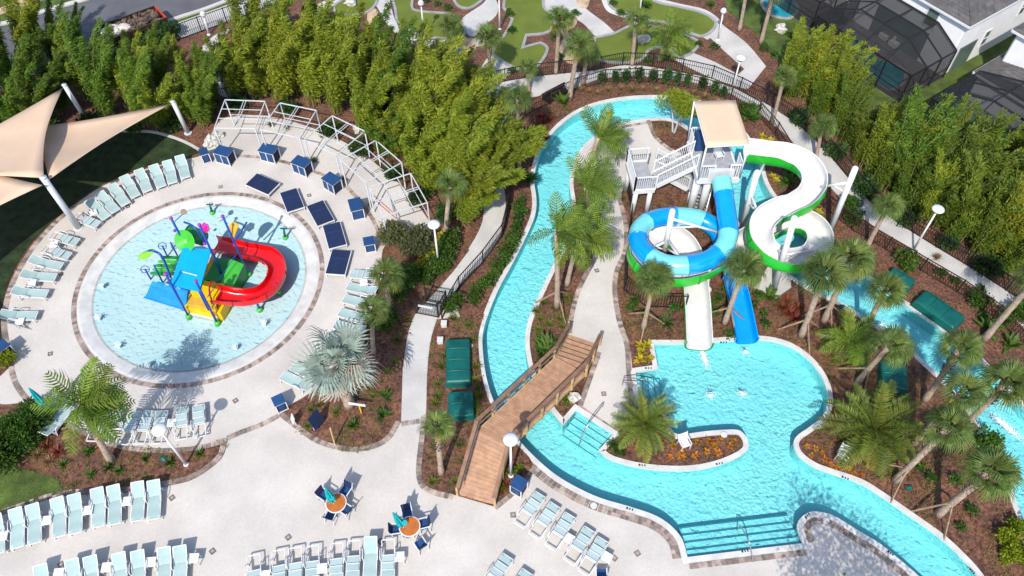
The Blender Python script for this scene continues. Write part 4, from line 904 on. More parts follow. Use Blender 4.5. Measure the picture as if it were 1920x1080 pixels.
# red flume
rp = [(725,765,1.5),(790,770,1.5),(880,783,1.42),(980,782,1.35),(1080,752,1.25),(1155,690,1.15),(1195,610,1.05),(1190,530,0.95),(1130,475,0.85),(1040,450,0.75),(940,432,0.6),(830,405,0.45),(715,385,0.3)]
rpath = sweep([Z(x, y, z) for x, y, z in rp], 5)
flume(rpath, 0.50, 'red_flume', play, M['red'], M['red'], 10, R(98), 1.0, 0.75)
hoop = MB(); c = rpath[1]; dd = (rpath[3]-rpath[0]).normalized(); sn = dd.cross(up).normalized(); hoop.tube([c+sn*(0.5*math.cos(a))+up*(0.1+0.85*math.sin(a)) for a in [k*math.pi/10 for k in range(11)]], 0.05, 8, False); hoop.build('entry_hoop', M['red'], play, True)
for px_ in ((1215, 745), (1040, 800)):
    B_ = Z(*px_); k_ = min(rpath, key=lambda p: (p.to_2d()-B_.to_2d()).length); MB().tube([(k_.x, k_.y, -0.3), (k_.x, k_.y, k_.z-0.35)], 0.07, 10).build('slide_leg', M['royal'], play, True)
    MB().lathe([(0.17, -0.3), (0.17, -0.02), (0.09, 0.06)], (k_.x, k_.y, 0), 12).build('post_foot', M['lime'], play, True)
slab([(560, 905), (800, 915), (1080, 915), (1270, 765), (1290, 600), (1200, 640), (1060, 800), (860, 850)], -0.3, -0.13, M['kerb'], 'ground_mat') if False else None
# small frog-like nozzles
for (b, t_, l) in ((zz(710, 150), zz(690, 90), 'small green ground nozzle near the far rim of the splash pool'), (zz(1258, 338), zz(1245, 270), 'small green ground nozzle near the right rim of the splash pool')):
    B_, T_ = rise(b, t_, 0.4, 2.5); o = thing('water_nozzle', (B_.x, B_.y, -0.2), l, 'nozzle')
    MB().lathe([(0.17, -0.2), (0.17, 0.0), (0.08, 0.08)], (B_.x, B_.y, 0), 12).build('foot', M['lime'], o, True)
    MB().tube([(B_.x, B_.y, 0.05), (T_.x, T_.y, T_.z-0.15)], [0.09, 0.06], 8).build('stem', M['cover'], o, True)
    MB().beam(T_+Vector((-0.2, 0, -0.05)), T_+Vector((0.2, 0, -0.05)), 0.07).tube([T_+Vector((0.12+0.12*math.cos(a), 0, 0.12*math.sin(a))) for a in [k*math.pi/5 for k in range(11)]], 0.02, 5, False).build('head', M['cover'], o)
# bubbling water jets
def spray(px, h, label, n=170, wdt=0.16, z=-0.06):
    c = G(*px, z); rg = random.Random(int(px[0]*7+px[1])); mb = MB()
    for k in range(n):
        t_ = rg.random()**0.7; a = rg.random()*6.28; rr = wdt*(0.3+t_)*rg.random(); s_ = rg.uniform(0.012, 0.032)
        mb.ball((c.x+rr*math.cos(a), c.y+rr*math.sin(a), c.z+h*t_), s_, 5, 3)
    return tag(mb.build('water_jet', M['foam'], None, True), label, 'water jet')
jets = [spray(p, 0.35, None) for p in ((187,600),(224,652),(280,688),(370,688),(443,655),(193,540),(497,610))]
number(jets, 'bubbling white water jet in the splash pool, {}', 'water jet', 'water jets in the splash pool')
def foam(px, rx, ry, n, label, rot_=0.0):
    c = G(*px, -0.095); rg = random.Random(n); mb = MB()
    for k in range(n):
        a = rg.random()*6.28; r_ = abs(rg.gauss(0, 0.42)); x, y = rx*r_*math.cos(a), ry*r_*math.sin(a)
        x, y = x*math.cos(rot_)-y*math.sin(rot_), x*math.sin(rot_)+y*math.cos(rot_); s_ = rg.uniform(0.008, 0.03)*(1.2-min(1, r_))
        mb.ball((c.x+x, c.y+y, c.z), max(0.012, s_), 5, 3, (1.2, 1.2, 0.5))
    o = mb.build('foam', M['foam'], None, True); o['kind'] = 'stuff'; tag(o, label, 'foam'); return o
foam((1320,668), 0.35, 1.5, 900, 'white splash where the white slide meets the pool', 0.15); foam((1332,742), 0.6, 0.55, 170, 'white bubbles left of the pool centre'); foam((1393,738), 0.55, 0.5, 140, 'white bubbles right of the pool centre')
foam((1888,800), 0.45, 1.8, 1100, 'long white foam on the right river', 0.6); foam((1398,660), 0.5, 0.6, 110, 'bubbles below the blue tube runout')
foam((1655,610), 0.9, 0.6, 250, 'sparkling bubbles on the right river bend')

# ------------------------------------------------------------------ furniture
def make_lounger(folded):
    o = thing('sun_lounger', (0, 0, 0)); L_, W_, zs = 1.9, 0.60, 0.33; hw = W_/2
    fr = MB()                                              # head at +Y
    for s_ in (-1, 1):
        fr.beam((s_*hw, -L_/2, zs), (s_*hw, L_/2 if folded else 0.25, zs), 0.045, 0.055)
        fr.tube(sweep([Vector((s_*(hw+0.03), -0.05, zs)), Vector((s_*(hw+0.05), 0.0, zs+0.2)), Vector((s_*(hw+0.05), 0.2, zs+0.24)), Vector((s_*(hw+0.05), 0.48, zs+0.2)), Vector((s_*(hw+0.03), 0.62, 0.02))], 3), 0.022, 6)
    fr.beam((-hw, -L_/2, zs), (hw, -L_/2, zs), 0.045, 0.055)
    if folded: fr.beam((-hw, L_/2, zs), (hw, L_/2, zs), 0.045, 0.055); fr.beam((-hw, 0.22, zs), (hw, 0.22, zs), 0.04)
    else: fr.beam((-hw, 0.6, 0.18), (hw, 0.6, 0.18), 0.04)
    fr.build('frame', M['white'], o)
    for s_ in (-1, 1):
        for y in (-L_/2+0.12, L_/2-0.3): MB().beam((s_*hw, y, zs), (s_*(hw+0.02), y-0.06, 0.0), 0.042).build('leg', M['white'], o)
        if not folded: MB().beam((s_*hw, 0.2, zs), (s_*hw, L_/2-0.3, zs-0.02), 0.04).build('rear_rail', M['white'], o)
    def sling(y0, z0, y1, z1, sag, name, m_):
        mb = MB(); n = 6; vs = []
        for i in range(n+1):
            t_ = i/n
            for j in range(5): f_ = j/4; vs.append(Vector(((f_-0.5)*(W_-0.03), y0+(y1-y0)*t_, z0+(z1-z0)*t_-sag*math.sin(math.pi*f_)+0.012*math.sin(t_*9))))
        m = len(vs); vs += [v-Vector((0, 0, 0.014)) for v in vs]
        fs = [(i*5+j, i*5+j+1, (i+1)*5+j+1, (i+1)*5+j) for i in range(n) for j in range(4)]; fs += [tuple(m+k for k in reversed(f)) for f in fs]
        fs += [(0, m, m+4, 4)]
        mb.add(vs, fs); return mb.build(name, m_, o, True)
    if folded:
        sling(-L_/2+0.03, zs+0.035, 0.2, zs+0.035, 0.015, 'seat_sling', M['mint'])
        b = sling(-0.52, zs+0.10, 0.2, zs+0.07, 0.0, 'folded_backrest', M['mintd'])
        for y in (-0.5, -0.16, 0.18): MB().beam((-hw, y, zs+0.115), (hw, y, zs+0.115), 0.03, 0.03).build('slat', M['white'], b)
    else:
        sling(-L_/2+0.03, zs+0.035, 0.22, zs+0.035, 0.02, 'seat_sling', M['mint'])
        b = sling(0.22, zs+0.035, 0.94, zs+0.34, 0.02, 'backrest', M['mint'])
        mb = MB()
        for s_ in (-1, 1): mb.beam((s_*hw, 0.22, zs+0.02), (s_*hw, 0.95, zs+0.33), 0.035, 0.045)
        mb.beam((-hw, 0.95, zs+0.33), (hw, 0.95, zs+0.33), 0.035, 0.045); mb.build('back_frame', M['white'], b)
    return o
PROTO = {False: make_lounger(False), True: make_lounger(True)}; USED = {False: False, True: False}
def lounger(head, foot, folded=False):
    h, f = G(*head, 0.36 if folded else 0.66), G(*foot, 0.36); c = (h+f)/2; d = h-f; d.z = 0; c = f+d.normalized()*(0.95 if folded else 0.93); a = math.atan2(d.y, d.x)-math.pi/2
    if not USED[folded]: o = PROTO[folded]; USED[folded] = True; o.location = (c.x, c.y, 0.04); o.rotation_euler = (0, 0, a)
    else: o = dup(PROTO[folded], None, (c.x, c.y, 0.04), a+rnd.uniform(-0.015, 0.015))
    return o
r1 = [lounger(*x) for x in [((337,295),(348,333)),((313,303),(324,343)),((287,310),(303,350)),((260,319),(277,358)),((233,333),(255,368)),((210,348),(236,383)),((187,363),(217,396)),((167,376),(200,408))]]
number(r1, 'mint sun lounger above the splash pool beside the dark lawn, {}', 'sun lounger', 'loungers along the upper left of the splash pool')
r2 = [lounger(h, f, k in (0, 1, 2)) for k, (h, f) in enumerate([((140,405),(184,422)),((99,442),(145,455)),((82,467),(130,481)),((58,485),(115,500)),((45,513),(104,520)),((28,544),(88,551)),((8,588),(68,592))])]
number(r2, 'mint sun lounger left of the splash pool facing the water, {}', 'sun lounger', 'loungers down the left of the splash pool', True)
r3 = [lounger(h, f, k in (0,)) for k, (h, f) in enumerate([((706,518),(657,513)),((708,545),(652,537)),((698,568),(645,560)),((690,596),(637,585)),((684,620),(628,608)),((672,644),(617,630)),((601,708),(549,686)),((585,727),(530,703))])]
number(r3, 'mint sun lounger right of the splash pool by the bed, {}', 'sun lounger', 'loungers down the right of the splash pool', True)
r4 = [lounger(h, f, True) for h, f in [((179,812),(196,766)),((199,816),(222,769)),((236,820),(256,772)),((264,821),(281,771)),((294,820),(304,771)),((340,816),(342,764)),((374,812),(373,760))]]
number(r4, 'folded mint lounger below the splash pool above the mulch bed, {}', 'sun lounger', 'loungers below the splash pool')
r4b = [lounger(h, f) for h, f in [((92,800),(130,762)),((66,775),(108,742))]]
number(r4b, 'mint lounger half hidden by the windblown palm, {}', 'sun lounger', 'loungers behind the bottom left palm')
r5 = [lounger(h, f) for h, f in [((-10,975),(-4,1038)),((28,964),(33,1026)),((60,955),(65,1018)),((106,942),(112,1005)),((138,934),(142,999)),((181,925),(185,987)),((212,919),(215,982)),((257,913),(257,976)),((287,910),(288,973))]]
number(r5, 'mint sun lounger in the row below the bottom left bed, {}', 'sun lounger', 'loungers in the row below the bottom left bed')
r6 = [lounger(h, f) for h, f in [((75,1072),(80,1138)),((134,1063),(138,1128)),((168,1057),(171,1122)),((222,1051),(224,1116)),((257,1047),(258,1112)),((306,1041),(306,1106)),((336,1038),(336,1103))]]
number(r6, 'mint sun lounger cut by the bottom left picture edge, {}', 'sun lounger', 'loungers along the bottom left edge')
r7 = [lounger(h, f, fo) for h, f, fo in [((476,1052),(479,1117),1),((523,1043),(524,1108),1),((554,1038),(555,1103),1),((586,1034),(586,1100),1),((632,1028),(630,1095),1),((663,1025),(661,1090),1),((694,1022),(693,1086),0),((728,1022),(727,1088),1)]] if False else [lounger(h, f, bool(fo)) for h, f, fo in [((476,1052),(479,1117),1),((523,1043),(524,1108),1),((554,1038),(555,1103),1),((586,1034),(586,1100),1),((632,1028),(630,1095),1),((663,1025),(661,1090),1),((694,1022),(693,1086),0),((728,1022),(727,1088),1)]]
number(r7, 'mint lounger in the bottom centre row, {}', 'sun lounger', 'loungers in the bottom centre row')
r8 = [lounger(h, f, True) for h, f in [((980,975),(1013,927)),((1008,995),(1041,947)),((1037,1019),(1069,966)),((1073,1044),(1106,993)),((1100,1063),(1131,1012)),((920,1093),(953,1044)),((957,1122),(990,1073))]]
number(r8, 'folded lounger set diagonally between the bridge and the river bend, {}', 'sun lounger', 'diagonal loungers near the bridge end')
# side tables
def make_side():
    o = thing('side_table', (0, 0, 0)); MB().box((0, 0, 0.43), (0.46, 0.46, 0.035)).build('table_top', M['white'], o)
    for a in (-1, 1):
        for b in (-1, 1): MB().beam((a*0.19, b*0.19, 0.415), (a*0.2, b*0.2, 0), 0.035).build('leg', M['white'], o)
    return o
ps = make_side(); first = True; tabs = []
for x, y, a in [(175,399,30),(101,459,10),(60,532,10),(37,603,5),(322,793,5),(222,800,20),(5,1005,10),(88,976,8),(165,957,8),(239,940,6),(110,1075,5),(200,1064,5),(283,1054,5),(363,1047,2),(497,1079,5),(604,1066,5),(749,1044,3),(1067,1010,-32),(1138,1045,-32),(682,530,10)]:
    g = G(x, y, 0.45)
    if first: o = ps; first = False; o.location = (g.x, g.y, 0.04); o.rotation_euler = (0, 0, R(a))
    else: o = dup(ps, None, (g.x, g.y, 0.04), R(a))
    tabs.append(o)
number(tabs, 'small white square side table among the loungers, {}', 'side table', 'white side tables between loungers')
# dining sets
def make_chair():
    o = thing('dining_chair', (0, 0, 0)); 
    MB().box((0, 0, 0.44), (0.48, 0.46, 0.035)).build('seat', M['navybox'], o)
    rot = Matrix.Rotation(R(-14), 3, 'X'); MB().box((0, 0.29, 0.70), (0.48, 0.03, 0.46), rot=rot).build('backrest', M['navy'], o)
    for s_ in (-1, 1):
        MB().beam((s_*0.25, -0.22, 0), (s_*0.25, -0.22, 0.64), 0.035).build('leg', M['white'], o); MB().beam((s_*0.25, 0.3, 0), (s_*0.25, 0.2, 0.5), 0.035).build('leg', M['white'], o)
        MB().beam((s_*0.25, -0.24, 0.64), (s_*0.25, 0.28, 0.62), 0.05, 0.03).build('armrest', M['white'], o); MB().beam((s_*0.25, 0.2, 0.44), (s_*0.25, 0.37, 0.95), 0.035).build('back_post', M['white'], o)
    return o
pch = make_chair(); first = True; chairs = []
def chair(px, tc, extra=0.0, away=None):
    global first
    g = G(px[0], px[1], 0.45); t_ = G(*tc, 0.72); d = (g-t_); a = math.atan2(d.y, d.x)-math.pi/2+extra
    if first: o = pch; first = False; o.location = (g.x, g.y, 0.04); o.rotation_euler = (0, 0, a)
    else: o = dup(pch, None, (g.x, g.y, 0.04), a)
    return o
tset = [((630,943), [(609,931),(648,922),(648,957),(621,967)], 'left'), ((768,987), [(764,965),(744,994),(794,984),(788,1021)], 'right')]
for tc, cs, nm in tset:
    c = G(*tc, 0.72)
    o = thing('round_table', (c.x, c.y, 0.04), 'round orange table with white rim, the %s of two' % nm, 'table')
    MB().lathe([(0.46, 0.70), (0.47, 0.735)], (c.x, c.y, 0), 32).build('table_top', M['orange'], o)
    MB().lathe([(0.47, 0.69), (0.515, 0.70), (0.515, 0.73), (0.47, 0.74)], (c.x, c.y, 0), 32, None, False).build('rim', M['white'], o)
    for k in range(4): a = k*math.pi/2+0.5; MB().beam((c.x+0.3*math.cos(a), c.y+0.3*math.sin(a), 0.70), (c.x+0.38*math.cos(a), c.y+0.38*math.sin(a), 0.04), 0.04).build('leg', M['white'], o)
    ch = [chair(p, tc) for p in cs]; number(ch, 'navy chair with white frame at the %s orange table, {}' % nm, 'chair', 'navy chairs at the %s orange table' % nm)
ch = chair((1127,1077), (1127,1040)); tag(ch, 'navy chair cut by the bottom edge below the diagonal loungers', 'chair')
def umbrella(px, label, tilt=(0, 0), top=2.35, z=0.04):
    c = G(*px, z); o = thing('closed_umbrella', c, label, 'umbrella', 'closed teal umbrellas'); tv = Vector((tilt[0], tilt[1], 0))
    MB().tube([c, c+tv+up*top], 0.025, 8).build('pole', M['white'], o)
    MB().lathe([(0.25, 0), (0.25, 0.06), (0.05, 0.1)], c, 14).build('base', M['steel'], o)
    mb = MB(); n = 16; vs = []
    for (r_, z_) in ((0.05, 1.0), (0.17, 1.05), (0.15, 1.45), (0.11, 1.85), (0.06, 2.2), (0.015, 2.4)):
        for k in range(n): rr = r_*(1.25 if k % 2 else 0.7); a = 2*math.pi*k/n; vs.append(c+tv*(z_/top)+Vector((rr*math.cos(a), rr*math.sin(a), z_*top/2.35)))
    mb.add(vs, [(i*n+k, i*n+(k+1) % n, (i+1)*n+(k+1) % n, (i+1)*n+k) for i in range(5) for k in range(n)]); mb.build('canopy', M['teal'], o)
    MB().lathe([(0.1, 1.4), (0.13, 1.42), (0.13, 1.47), (0.1, 1.5)], c, 10).build('tie', M['teal'], o)
umbrella((632,955), 'closed teal umbrella in the left orange table', (-0.15, 0.1)); umbrella((765,1000), 'closed teal umbrella leaning at the right orange table', (-0.45, 0.1)); umbrella((100,780), 'closed teal umbrella behind the windblown palm bottom left', (-0.1, 0.2), 2.6)
# daybeds
for k, (qd, l) in enumerate(zip([((460,345),(482,324),(524,343),(502,365)), ((522,362),(555,352),(571,387),(540,397)), ((574,387),(605,374),(627,412),(595,423)), ((603,423),(636,415),(651,457),(617,466)), ((622,467),(658,469),(647,515),(610,512))],
      ('top left one by itself', 'second from the top of the arc', 'middle one of the five', 'fourth from the top', 'bottom one next to the pale loungers'))):
    q = [G(*p, 0.42) for p in qd]; c = sum(q, Vector())/4; u = ((q[1]-q[0])+(q[2]-q[3])).normalized(); v = Vector((-u.y, u.x, 0)); l1 = ((q[1]-q[0]).length+(q[2]-q[3]).length)/2; l2 = ((q[3]-q[0]).length+(q[2]-q[1]).length)/2
    rot = Matrix((u, v, up)).transposed(); o = thing('daybed', (c.x, c.y, 0.04), 'low navy daybed with white frame, '+l, 'daybed', 'navy daybeds around the splash pool')
    MB().box((c.x, c.y, 0.36), (l1-0.06, l2-0.06, 0.12), rot=rot).build('cushion', M['navy'], o)
    f = MB(); 
    for s_ in (-1, 1): f.box(Vector((c.x, c.y, 0.33))+rot @ Vector((s_*l1/2, 0, 0)), (0.05, l2+0.05, 0.08), rot=rot); f.box(Vector((c.x, c.y, 0.33))+rot @ Vector((0, s_*l2/2, 0)), (l1-0.055, 0.05, 0.08), rot=rot)
    f.build('frame', M['white'], o); MB().box(Vector((c.x, c.y, 0.425))+rot @ Vector((0, 0.12*l2, 0)), (l1-0.08, 0.02, 0.012), rot=rot).build('seam', M['navybox'], o)
    for a in (-1, 1):
        for b in (-1, 1): MB().box(Vector((c.x, c.y, 0.165))+rot @ Vector((a*(l1/2-.03), b*(l2/2-.03), 0)), (0.05, 0.05, 0.25), rot=rot).build('leg', M['white'], o)
# navy cabinets
def cabinet(px, w_, d_, h, a, label, grp='navy cabinets with white frames', doors=2):
    c = G(*px); rot = Matrix.Rotation(R(a), 3, 'Z'); o = thing('navy_cabinet', (c.x, c.y, 0.04), label, 'cabinet', grp); z0 = 0.04
    MB().box((c.x, c.y, z0+0.06+(h-0.1)/2), (w_-0.05, d_-0.05, h-0.14), rot=rot).build('body', M['navy'], o)
    MB().box((c.x, c.y, z0+h), (w_+0.06, d_+0.06, 0.05), rot=rot).build('lid', M['navybox'], o)
    for i in range(doors): MB().box(Vector((c.x, c.y, z0+h/2))+rot @ Vector(((i+0.5-doors/2)*(w_-0.1)/doors, -d_/2+0.012, 0)), ((w_-0.2)/doors, 0.03, h-0.25), rot=rot).build('door', M['navybox'], o)
    f = MB()
    for a_ in (-1, 1):
        for b_ in (-1, 1): f.box(Vector((c.x, c.y, z0+h/2-0.02))+rot @ Vector((a_*w_/2, b_*d_/2, 0)), (0.055, 0.055, h-0.04), rot=rot)
        f.box(Vector((c.x, c.y, z0+0.07))+rot @ Vector((0, a_*d_/2, 0)), (w_-0.06, 0.045, 0.05), rot=rot); f.box(Vector((c.x, c.y, z0+h-0.05))+rot @ Vector((0, a_*d_/2, 0)), (w_-0.06, 0.045, 0.045), rot=rot)
        f.box(Vector((c.x, c.y, z0+h-0.05))+rot @ Vector((a_*w_/2, 0, 0)), (0.045, d_-0.06, 0.045), rot=rot)
    if doors > 1: f.box(Vector((c.x, c.y, z0+h/2))+rot @ Vector((0, -d_/2-0.01, 0)), (0.05, 0.04, h-0.1), rot=rot)
    f.build('frame', M['white'], o)
for px, w_, d_, h, a, l, dn in [((389,302),0.5,0.6,0.85,25,'small navy cabinet at the left end of the cabana arc',1), ((426,303),1.05,0.75,0.95,-20,'wide navy cabinet beside the white boulders',2), ((509,299),1.05,0.75,0.95,-18,'navy cabinet second in the cabana arc',2), ((570,323),1.05,0.75,0.95,-28,'navy cabinet in the middle of the cabana arc',2), ((626,355),1.0,0.75,0.95,-38,'navy cabinet behind the navy daybeds, fourth in the arc',2), ((671,403),0.75,1.0,0.95,18,'navy cabinet right of the daybeds',1), ((695,468),0.6,0.6,0.8,14,'small navy cabinet next to the bottom daybed',1),
   ((973,920),0.62,0.62,0.9,-32,'navy bin cabinet beside the footbridge end',1), ((17,664),0.62,0.62,0.85,-38,'navy bin cabinet at the far left edge',1), ((529,765),0.55,0.55,0.85,30,'navy bin cabinet at the tip of the silver palm bed',1)]: cabinet(px, w_, d_, h, a, l, doors=dn)
# sign boards in the silver palm bed
def board(px, w_, h, a, m_, label):
    c = G(*px); rot = Matrix.Rotation(R(a), 3, 'Z'); o = thing('sign_board', (c.x, c.y, 0.07), label, 'sign'); t_ = rot @ Matrix.Rotation(R(-18), 3, 'X')
    MB().box((c.x, c.y, 0.07+h/2+0.25), (w_, 0.04, h), rot=t_).build('panel', m_, o)
    for s_ in (-1, 1): MB().beam(Vector((c.x, c.y, 0.07))+rot @ Vector((s_*w_*0.4, 0.05, 0)), Vector((c.x, c.y, 0.6))+rot @ Vector((s_*w_*0.4, 0.03, 0)), 0.04).build('leg', M['white'], o)
board((598,800), 0.75, 0.95, 60, M['navy'], 'dark navy sign board leaning in the silver palm bed'); board((553,795), 0.4, 0.5, -60, M['white'], 'small white sign board at the left tip of the silver palm bed')
c0 = G(628,833); tag(MB().tube([c0, Vector(rise((628,833),(619,803))[1])], 0.045, 8).build('timber_stake', M['pine'], loc=c0), 'short pale stake near the brick edge of the silver palm bed', 'stake')
c0 = G(678,775); mbs = thing('marker_post', c0, 'yellow marker post with white top bar beside the silver palm', 'post'); MB().beam(c0, c0+up*0.9, 0.06).build('post', M['yellow'], mbs); MB().beam(c0+up*0.92+Vector((-.55, .1, 0)), c0+up*0.92+Vector((.35, -.05, 0)), 0.09).build('bar', M['white'], mbs)
# deck drains
dr = []
for x, y, a in [(414,351,20),(580,367,20),(240,388,30),(115,515,20),(95,664,15),(442,752,40),(399,1034,45),(541,1008,45),(115,1059,45),(962,966,5),(1152,1047,45),(1195,1038,30),(1132,739,5),(1119,508,20),(323,934,45),(714,1016,45)]:
    g = G(x, y); o = thing('drain_cover', (g.x, g.y, 0.04)); MB().box((g.x, g.y, 0.044), (0.27, 0.27, 0.012), R(a)).build('plate', M['tile'], o); MB().box((g.x, g.y, 0.052), (0.14, 0.14, 0.008), R(a)).build('grate', M['kerb'], o); dr.append(o)
number(dr, 'small brown square drain cover set in the pale deck, {}', 'drain', 'square drain covers in the deck')
# handrails of the pools
def handrail(pts, label):
    v = [G(x, y, z) for x, y, z in pts]; o = thing('pool_handrail', v[0].to_2d().to_3d(), label, 'handrail'); MB().tube(sweep(v, 5), 0.028, 8).build('rail', M['steel'], o, True)
    for k in (0, -1): MB().tube([v[k], Vector((v[k].x, v[k].y, -0.6 if k else 0.03))], 0.028, 8).build('post', M['steel'], o, True)
handrail([(1411,1047,0.3),(1405,1018,0.9),(1397,1000,0.8),(1387,985,0.25)], 'steel handrail over the wide steps at the bottom of the pool')
handrail([(1131,757,0.4),(1122,770,0.9),(1103,795,0.85),(1087,828,0.1)], 'steel handrail over the river steps near the footbridge')
handrail([(1170,708,0.4),(1195,710,0.9),(1220,716,0.8),(1242,733,0.1)], 'upper steel handrail over the slide pool steps'); handrail([(1168,716,0.4),(1192,722,0.9),(1215,728,0.8),(1232,745,0.1)], 'lower steel handrail over the slide pool steps')
# white folding chairs of the lifeguards
for px, a, l in [((1281,838), 20, 'white lifeguard chair on the planted island'), ((1575,860), -30, 'white lifeguard chair under the big date palm'), ((1345,300), 15, 'white chair on the slide tower platform')]:
    z = PZ if px[0] == 1345 else 0.05
    o = dup(pch, None, G(*px, z), R(a)); tag(o, l, 'chair')
    for k in KIDS[o.name]:
        if k.name.split('.')[0] in ('seat', 'backrest'): k.data = k.data.copy(); k.data.materials.clear(); k.data.materials.append(M['white'])
# black double bench by the walk
bc = G(1040, 182); o = thing('park_bench', bc, 'black slatted double bench beside the concrete walk', 'bench'); bd = (G(1062, 170)-G(1020, 192)).normalized(); bn = Vector((-bd.y, bd.x, 0)); rot = Matrix((bd, bn, up)).transposed()
for s_ in (-1, 1):
    for k in range(3): MB().box(bc+rot @ Vector((0, s_*(0.12+0.13*k), 0.45)), (1.8, 0.1, 0.035), rot=rot).build('slat', M['black'], o)
    for e in (-.8, .8): MB().box(bc+rot @ Vector((e, s_*0.25, 0.22)), (0.05, 0.42, 0.43), rot=rot).build('leg', M['black'], o)
MB().box(bc+rot @ Vector((0, 0, 0.72)), (1.8, 0.05, 0.4), rot=rot).build('backrest', M['black'], o)
# boulders and rocks
def rock(px, r_, m_, label, sq=0.7, grp=None):
    c = G(*px); rg = random.Random(int(px[0]*13+px[1])); mb = MB().ball((0, 0, 0), r_, 9, 6, (1, 1, sq))
    for v in mb.v: k = 1+0.18*math.sin(v.x*7/r_+v.y*3/r_+px[0])+0.12*math.cos(v.z*6/r_+v.y*5/r_+px[1]); v *= k
    for v in mb.v: v += Vector((c.x, c.y, r_*sq*0.55))
    o = mb.build('boulder', m_); tag(o, label, 'boulder', grp)
rk = [rock(p, r_, M['rock'], None) for p, r_ in ()]
for i, (px, r_) in enumerate([((398,265),0.42),((410,258),0.36),((392,273),0.33),((406,272),0.3)]): rock(px, r_, M['rock'], 'white boulder in the pile by the leftmost cabana frame, %s' % ('largest, left', 'right top', 'lower left', 'lower right')[i], 0.8, 'white boulders by the cabana')
rock((658,8), 0.55, M['rock'], 'grey white rock on the upper left golf green'); rock((612,22), 0.5, M['rock'], 'pale rock beside the curved golf path'); rock((1207,78), 0.5, M['rock'], 'pale round rock on the green left of the golf palm'); rock((1462,58), 0.5, M['rock'], 'pale rock under the palm near the screened pool')
rock((858,98), 0.3, M['tealdot'], 'small teal painted rock by the middle bamboo'); rock((411,120), 0.42, M['tealdot'], 'flat teal disc in the garden by the left bamboo', 0.3); rock((660,52), 0.5, M['teal'], 'teal object half hidden in the middle bamboo', 0.6); rock((1075,748), 0.35, M['rock'], 'white landscape rock under the footbridge'); rock((672,245), 0.4, M['rock'], 'white boulder behind the third cabana frame')
for px, l in [((308,862),'small green dome light in the bottom left bed'), ((1703,915),'small green dome light below the right palms'), ((738,527),'small green dome light in the bed by the lamp post'), ((1578,576),'small green dome light on the right river bank')]: rock(px, 0.17, M['cover'], l, 0.7)
for px, l in [((882,650),'white round skimmer lid on the left river bank'), ((1357,816),'white round skimmer lid on the planted island'), ((1533,800),'white round skimmer lid by the pool throat'), ((1113,949),'white round skimmer lid on the coping near the loungers'), ((1548,977),'white round skimmer lid on the deck point')]:
    c = G(*px); o = MB().lathe([(0.17, 0.03), (0.17, 0.095), (0.13, 0.115)], (c.x, c.y, 0), 16).build('skimmer_lid', M['coping'], loc=(c.x, c.y, 0.03)); tag(o, l, 'skimmer lid')
for px, l in [((826,643),'pale utility box beside the larger green cover'), ((833,612),'small white utility stand by the garden gate')]:
    c = G(*px); o = MB().box((c.x, c.y, 0.2), (0.3, 0.3, 0.3)).box((c.x, c.y, 0.37), (0.34, 0.34, 0.05)).build('utility_box', M['coping'], loc=(c.x, c.y, 0.05)); tag(o, l, 'utility box')
# depth marks on the coping
dm = []
for x, y, dx, dy in [(1216,690,1,0),(1181,954,1,.3),(1397,1033,1,-.15),(1514,967,.6,-.6),(1357,642,1,0),(1349,869,1,-.2),(1204,872,1,.1),(1585,896,1,.4),(1670,1037,.8,.6),(1823,1071,.7,.7)]:
    A_ = G(x, y, 0.07); mb = MB()
    for k in range(3): c = G(x+dx*(k-1)*5, y+dy*(k-1)*5, 0.0705); d = G(x+dx*10, y+dy*10)-G(x, y); mb.box(c, (0.06+0.03*(k == 0), 0.11, 0.005), math.atan2(d.y, d.x))
    o = mb.build('depth_mark', M['mark']); dm.append(o)
number(dm, 'small black depth mark on the white pool coping, {}', 'depth mark', 'depth marks on the coping')

# ------------------------------------------------------------------ road side container
q = [G(178, 52, 1.1), G(290, 12, 1.1), G(312, 34, 1.1), G(203, 76, 1.1)]; o = thing('waste_container', (sum(q, Vector())/4).to_2d().to_3d(), 'red open waste container full of brown debris on the road', 'container')
for k in range(4): MB().beam(Vector((q[k].x, q[k].y, 0.55)), Vector((q[(k+1) % 4].x, q[(k+1) % 4].y, 0.55)), 0.07, 1.1).build('side_panel', M['bin' if k == 1 else 'bronze'], o)
for k in range(4): MB().beam(q[k]+up*0.03, q[(k+1) % 4]+up*0.03, 0.10, 0.07).build('rim', M['bin' if k == 1 else 'bronze'], o)
for k in range(7): c = lerp(q[3], q[2], (k+.5)/7); MB().beam((c.x, c.y-0.06, 0.1), (c.x, c.y-0.06, 1.05), 0.08).build('rib', M['bronze'], o)
MB().prism([p.to_2d() for p in q], 0.1, 0.75).build('bed', M['debris'], o)
mb = MB(); rg = random.Random(3)
for k in range(160): u, v = rg.random(), rg.random(); c = lerp(lerp(q[0], q[1], .03+.94*u), lerp(q[3], q[2], .03+.94*u), .08+.84*v); mb.box((c.x, c.y, 0.8+rg.uniform(0, .35)), (rg.uniform(.1, .6), rg.uniform(.1, .4), rg.uniform(.05, .3)), rg.random()*3)
d_ = mb.build('debris', M['debris'], o); d_['kind'] = 'stuff'
for k, (u, v) in enumerate(((.1, .5), (.22, .45), (.35, .6), (.17, .7))): c = lerp(lerp(q[0], q[1], u), lerp(q[3], q[2], u), v); b_ = MB().ball((c.x, c.y, 1.1), 0.5, 8, 5, (1.2, 0.9, 0.55)).build('waste_bag', M['bag']); tag(b_, 'pale waste bag in the red container, '+ORD[k]+' of four', 'bag', 'waste bags in the container')

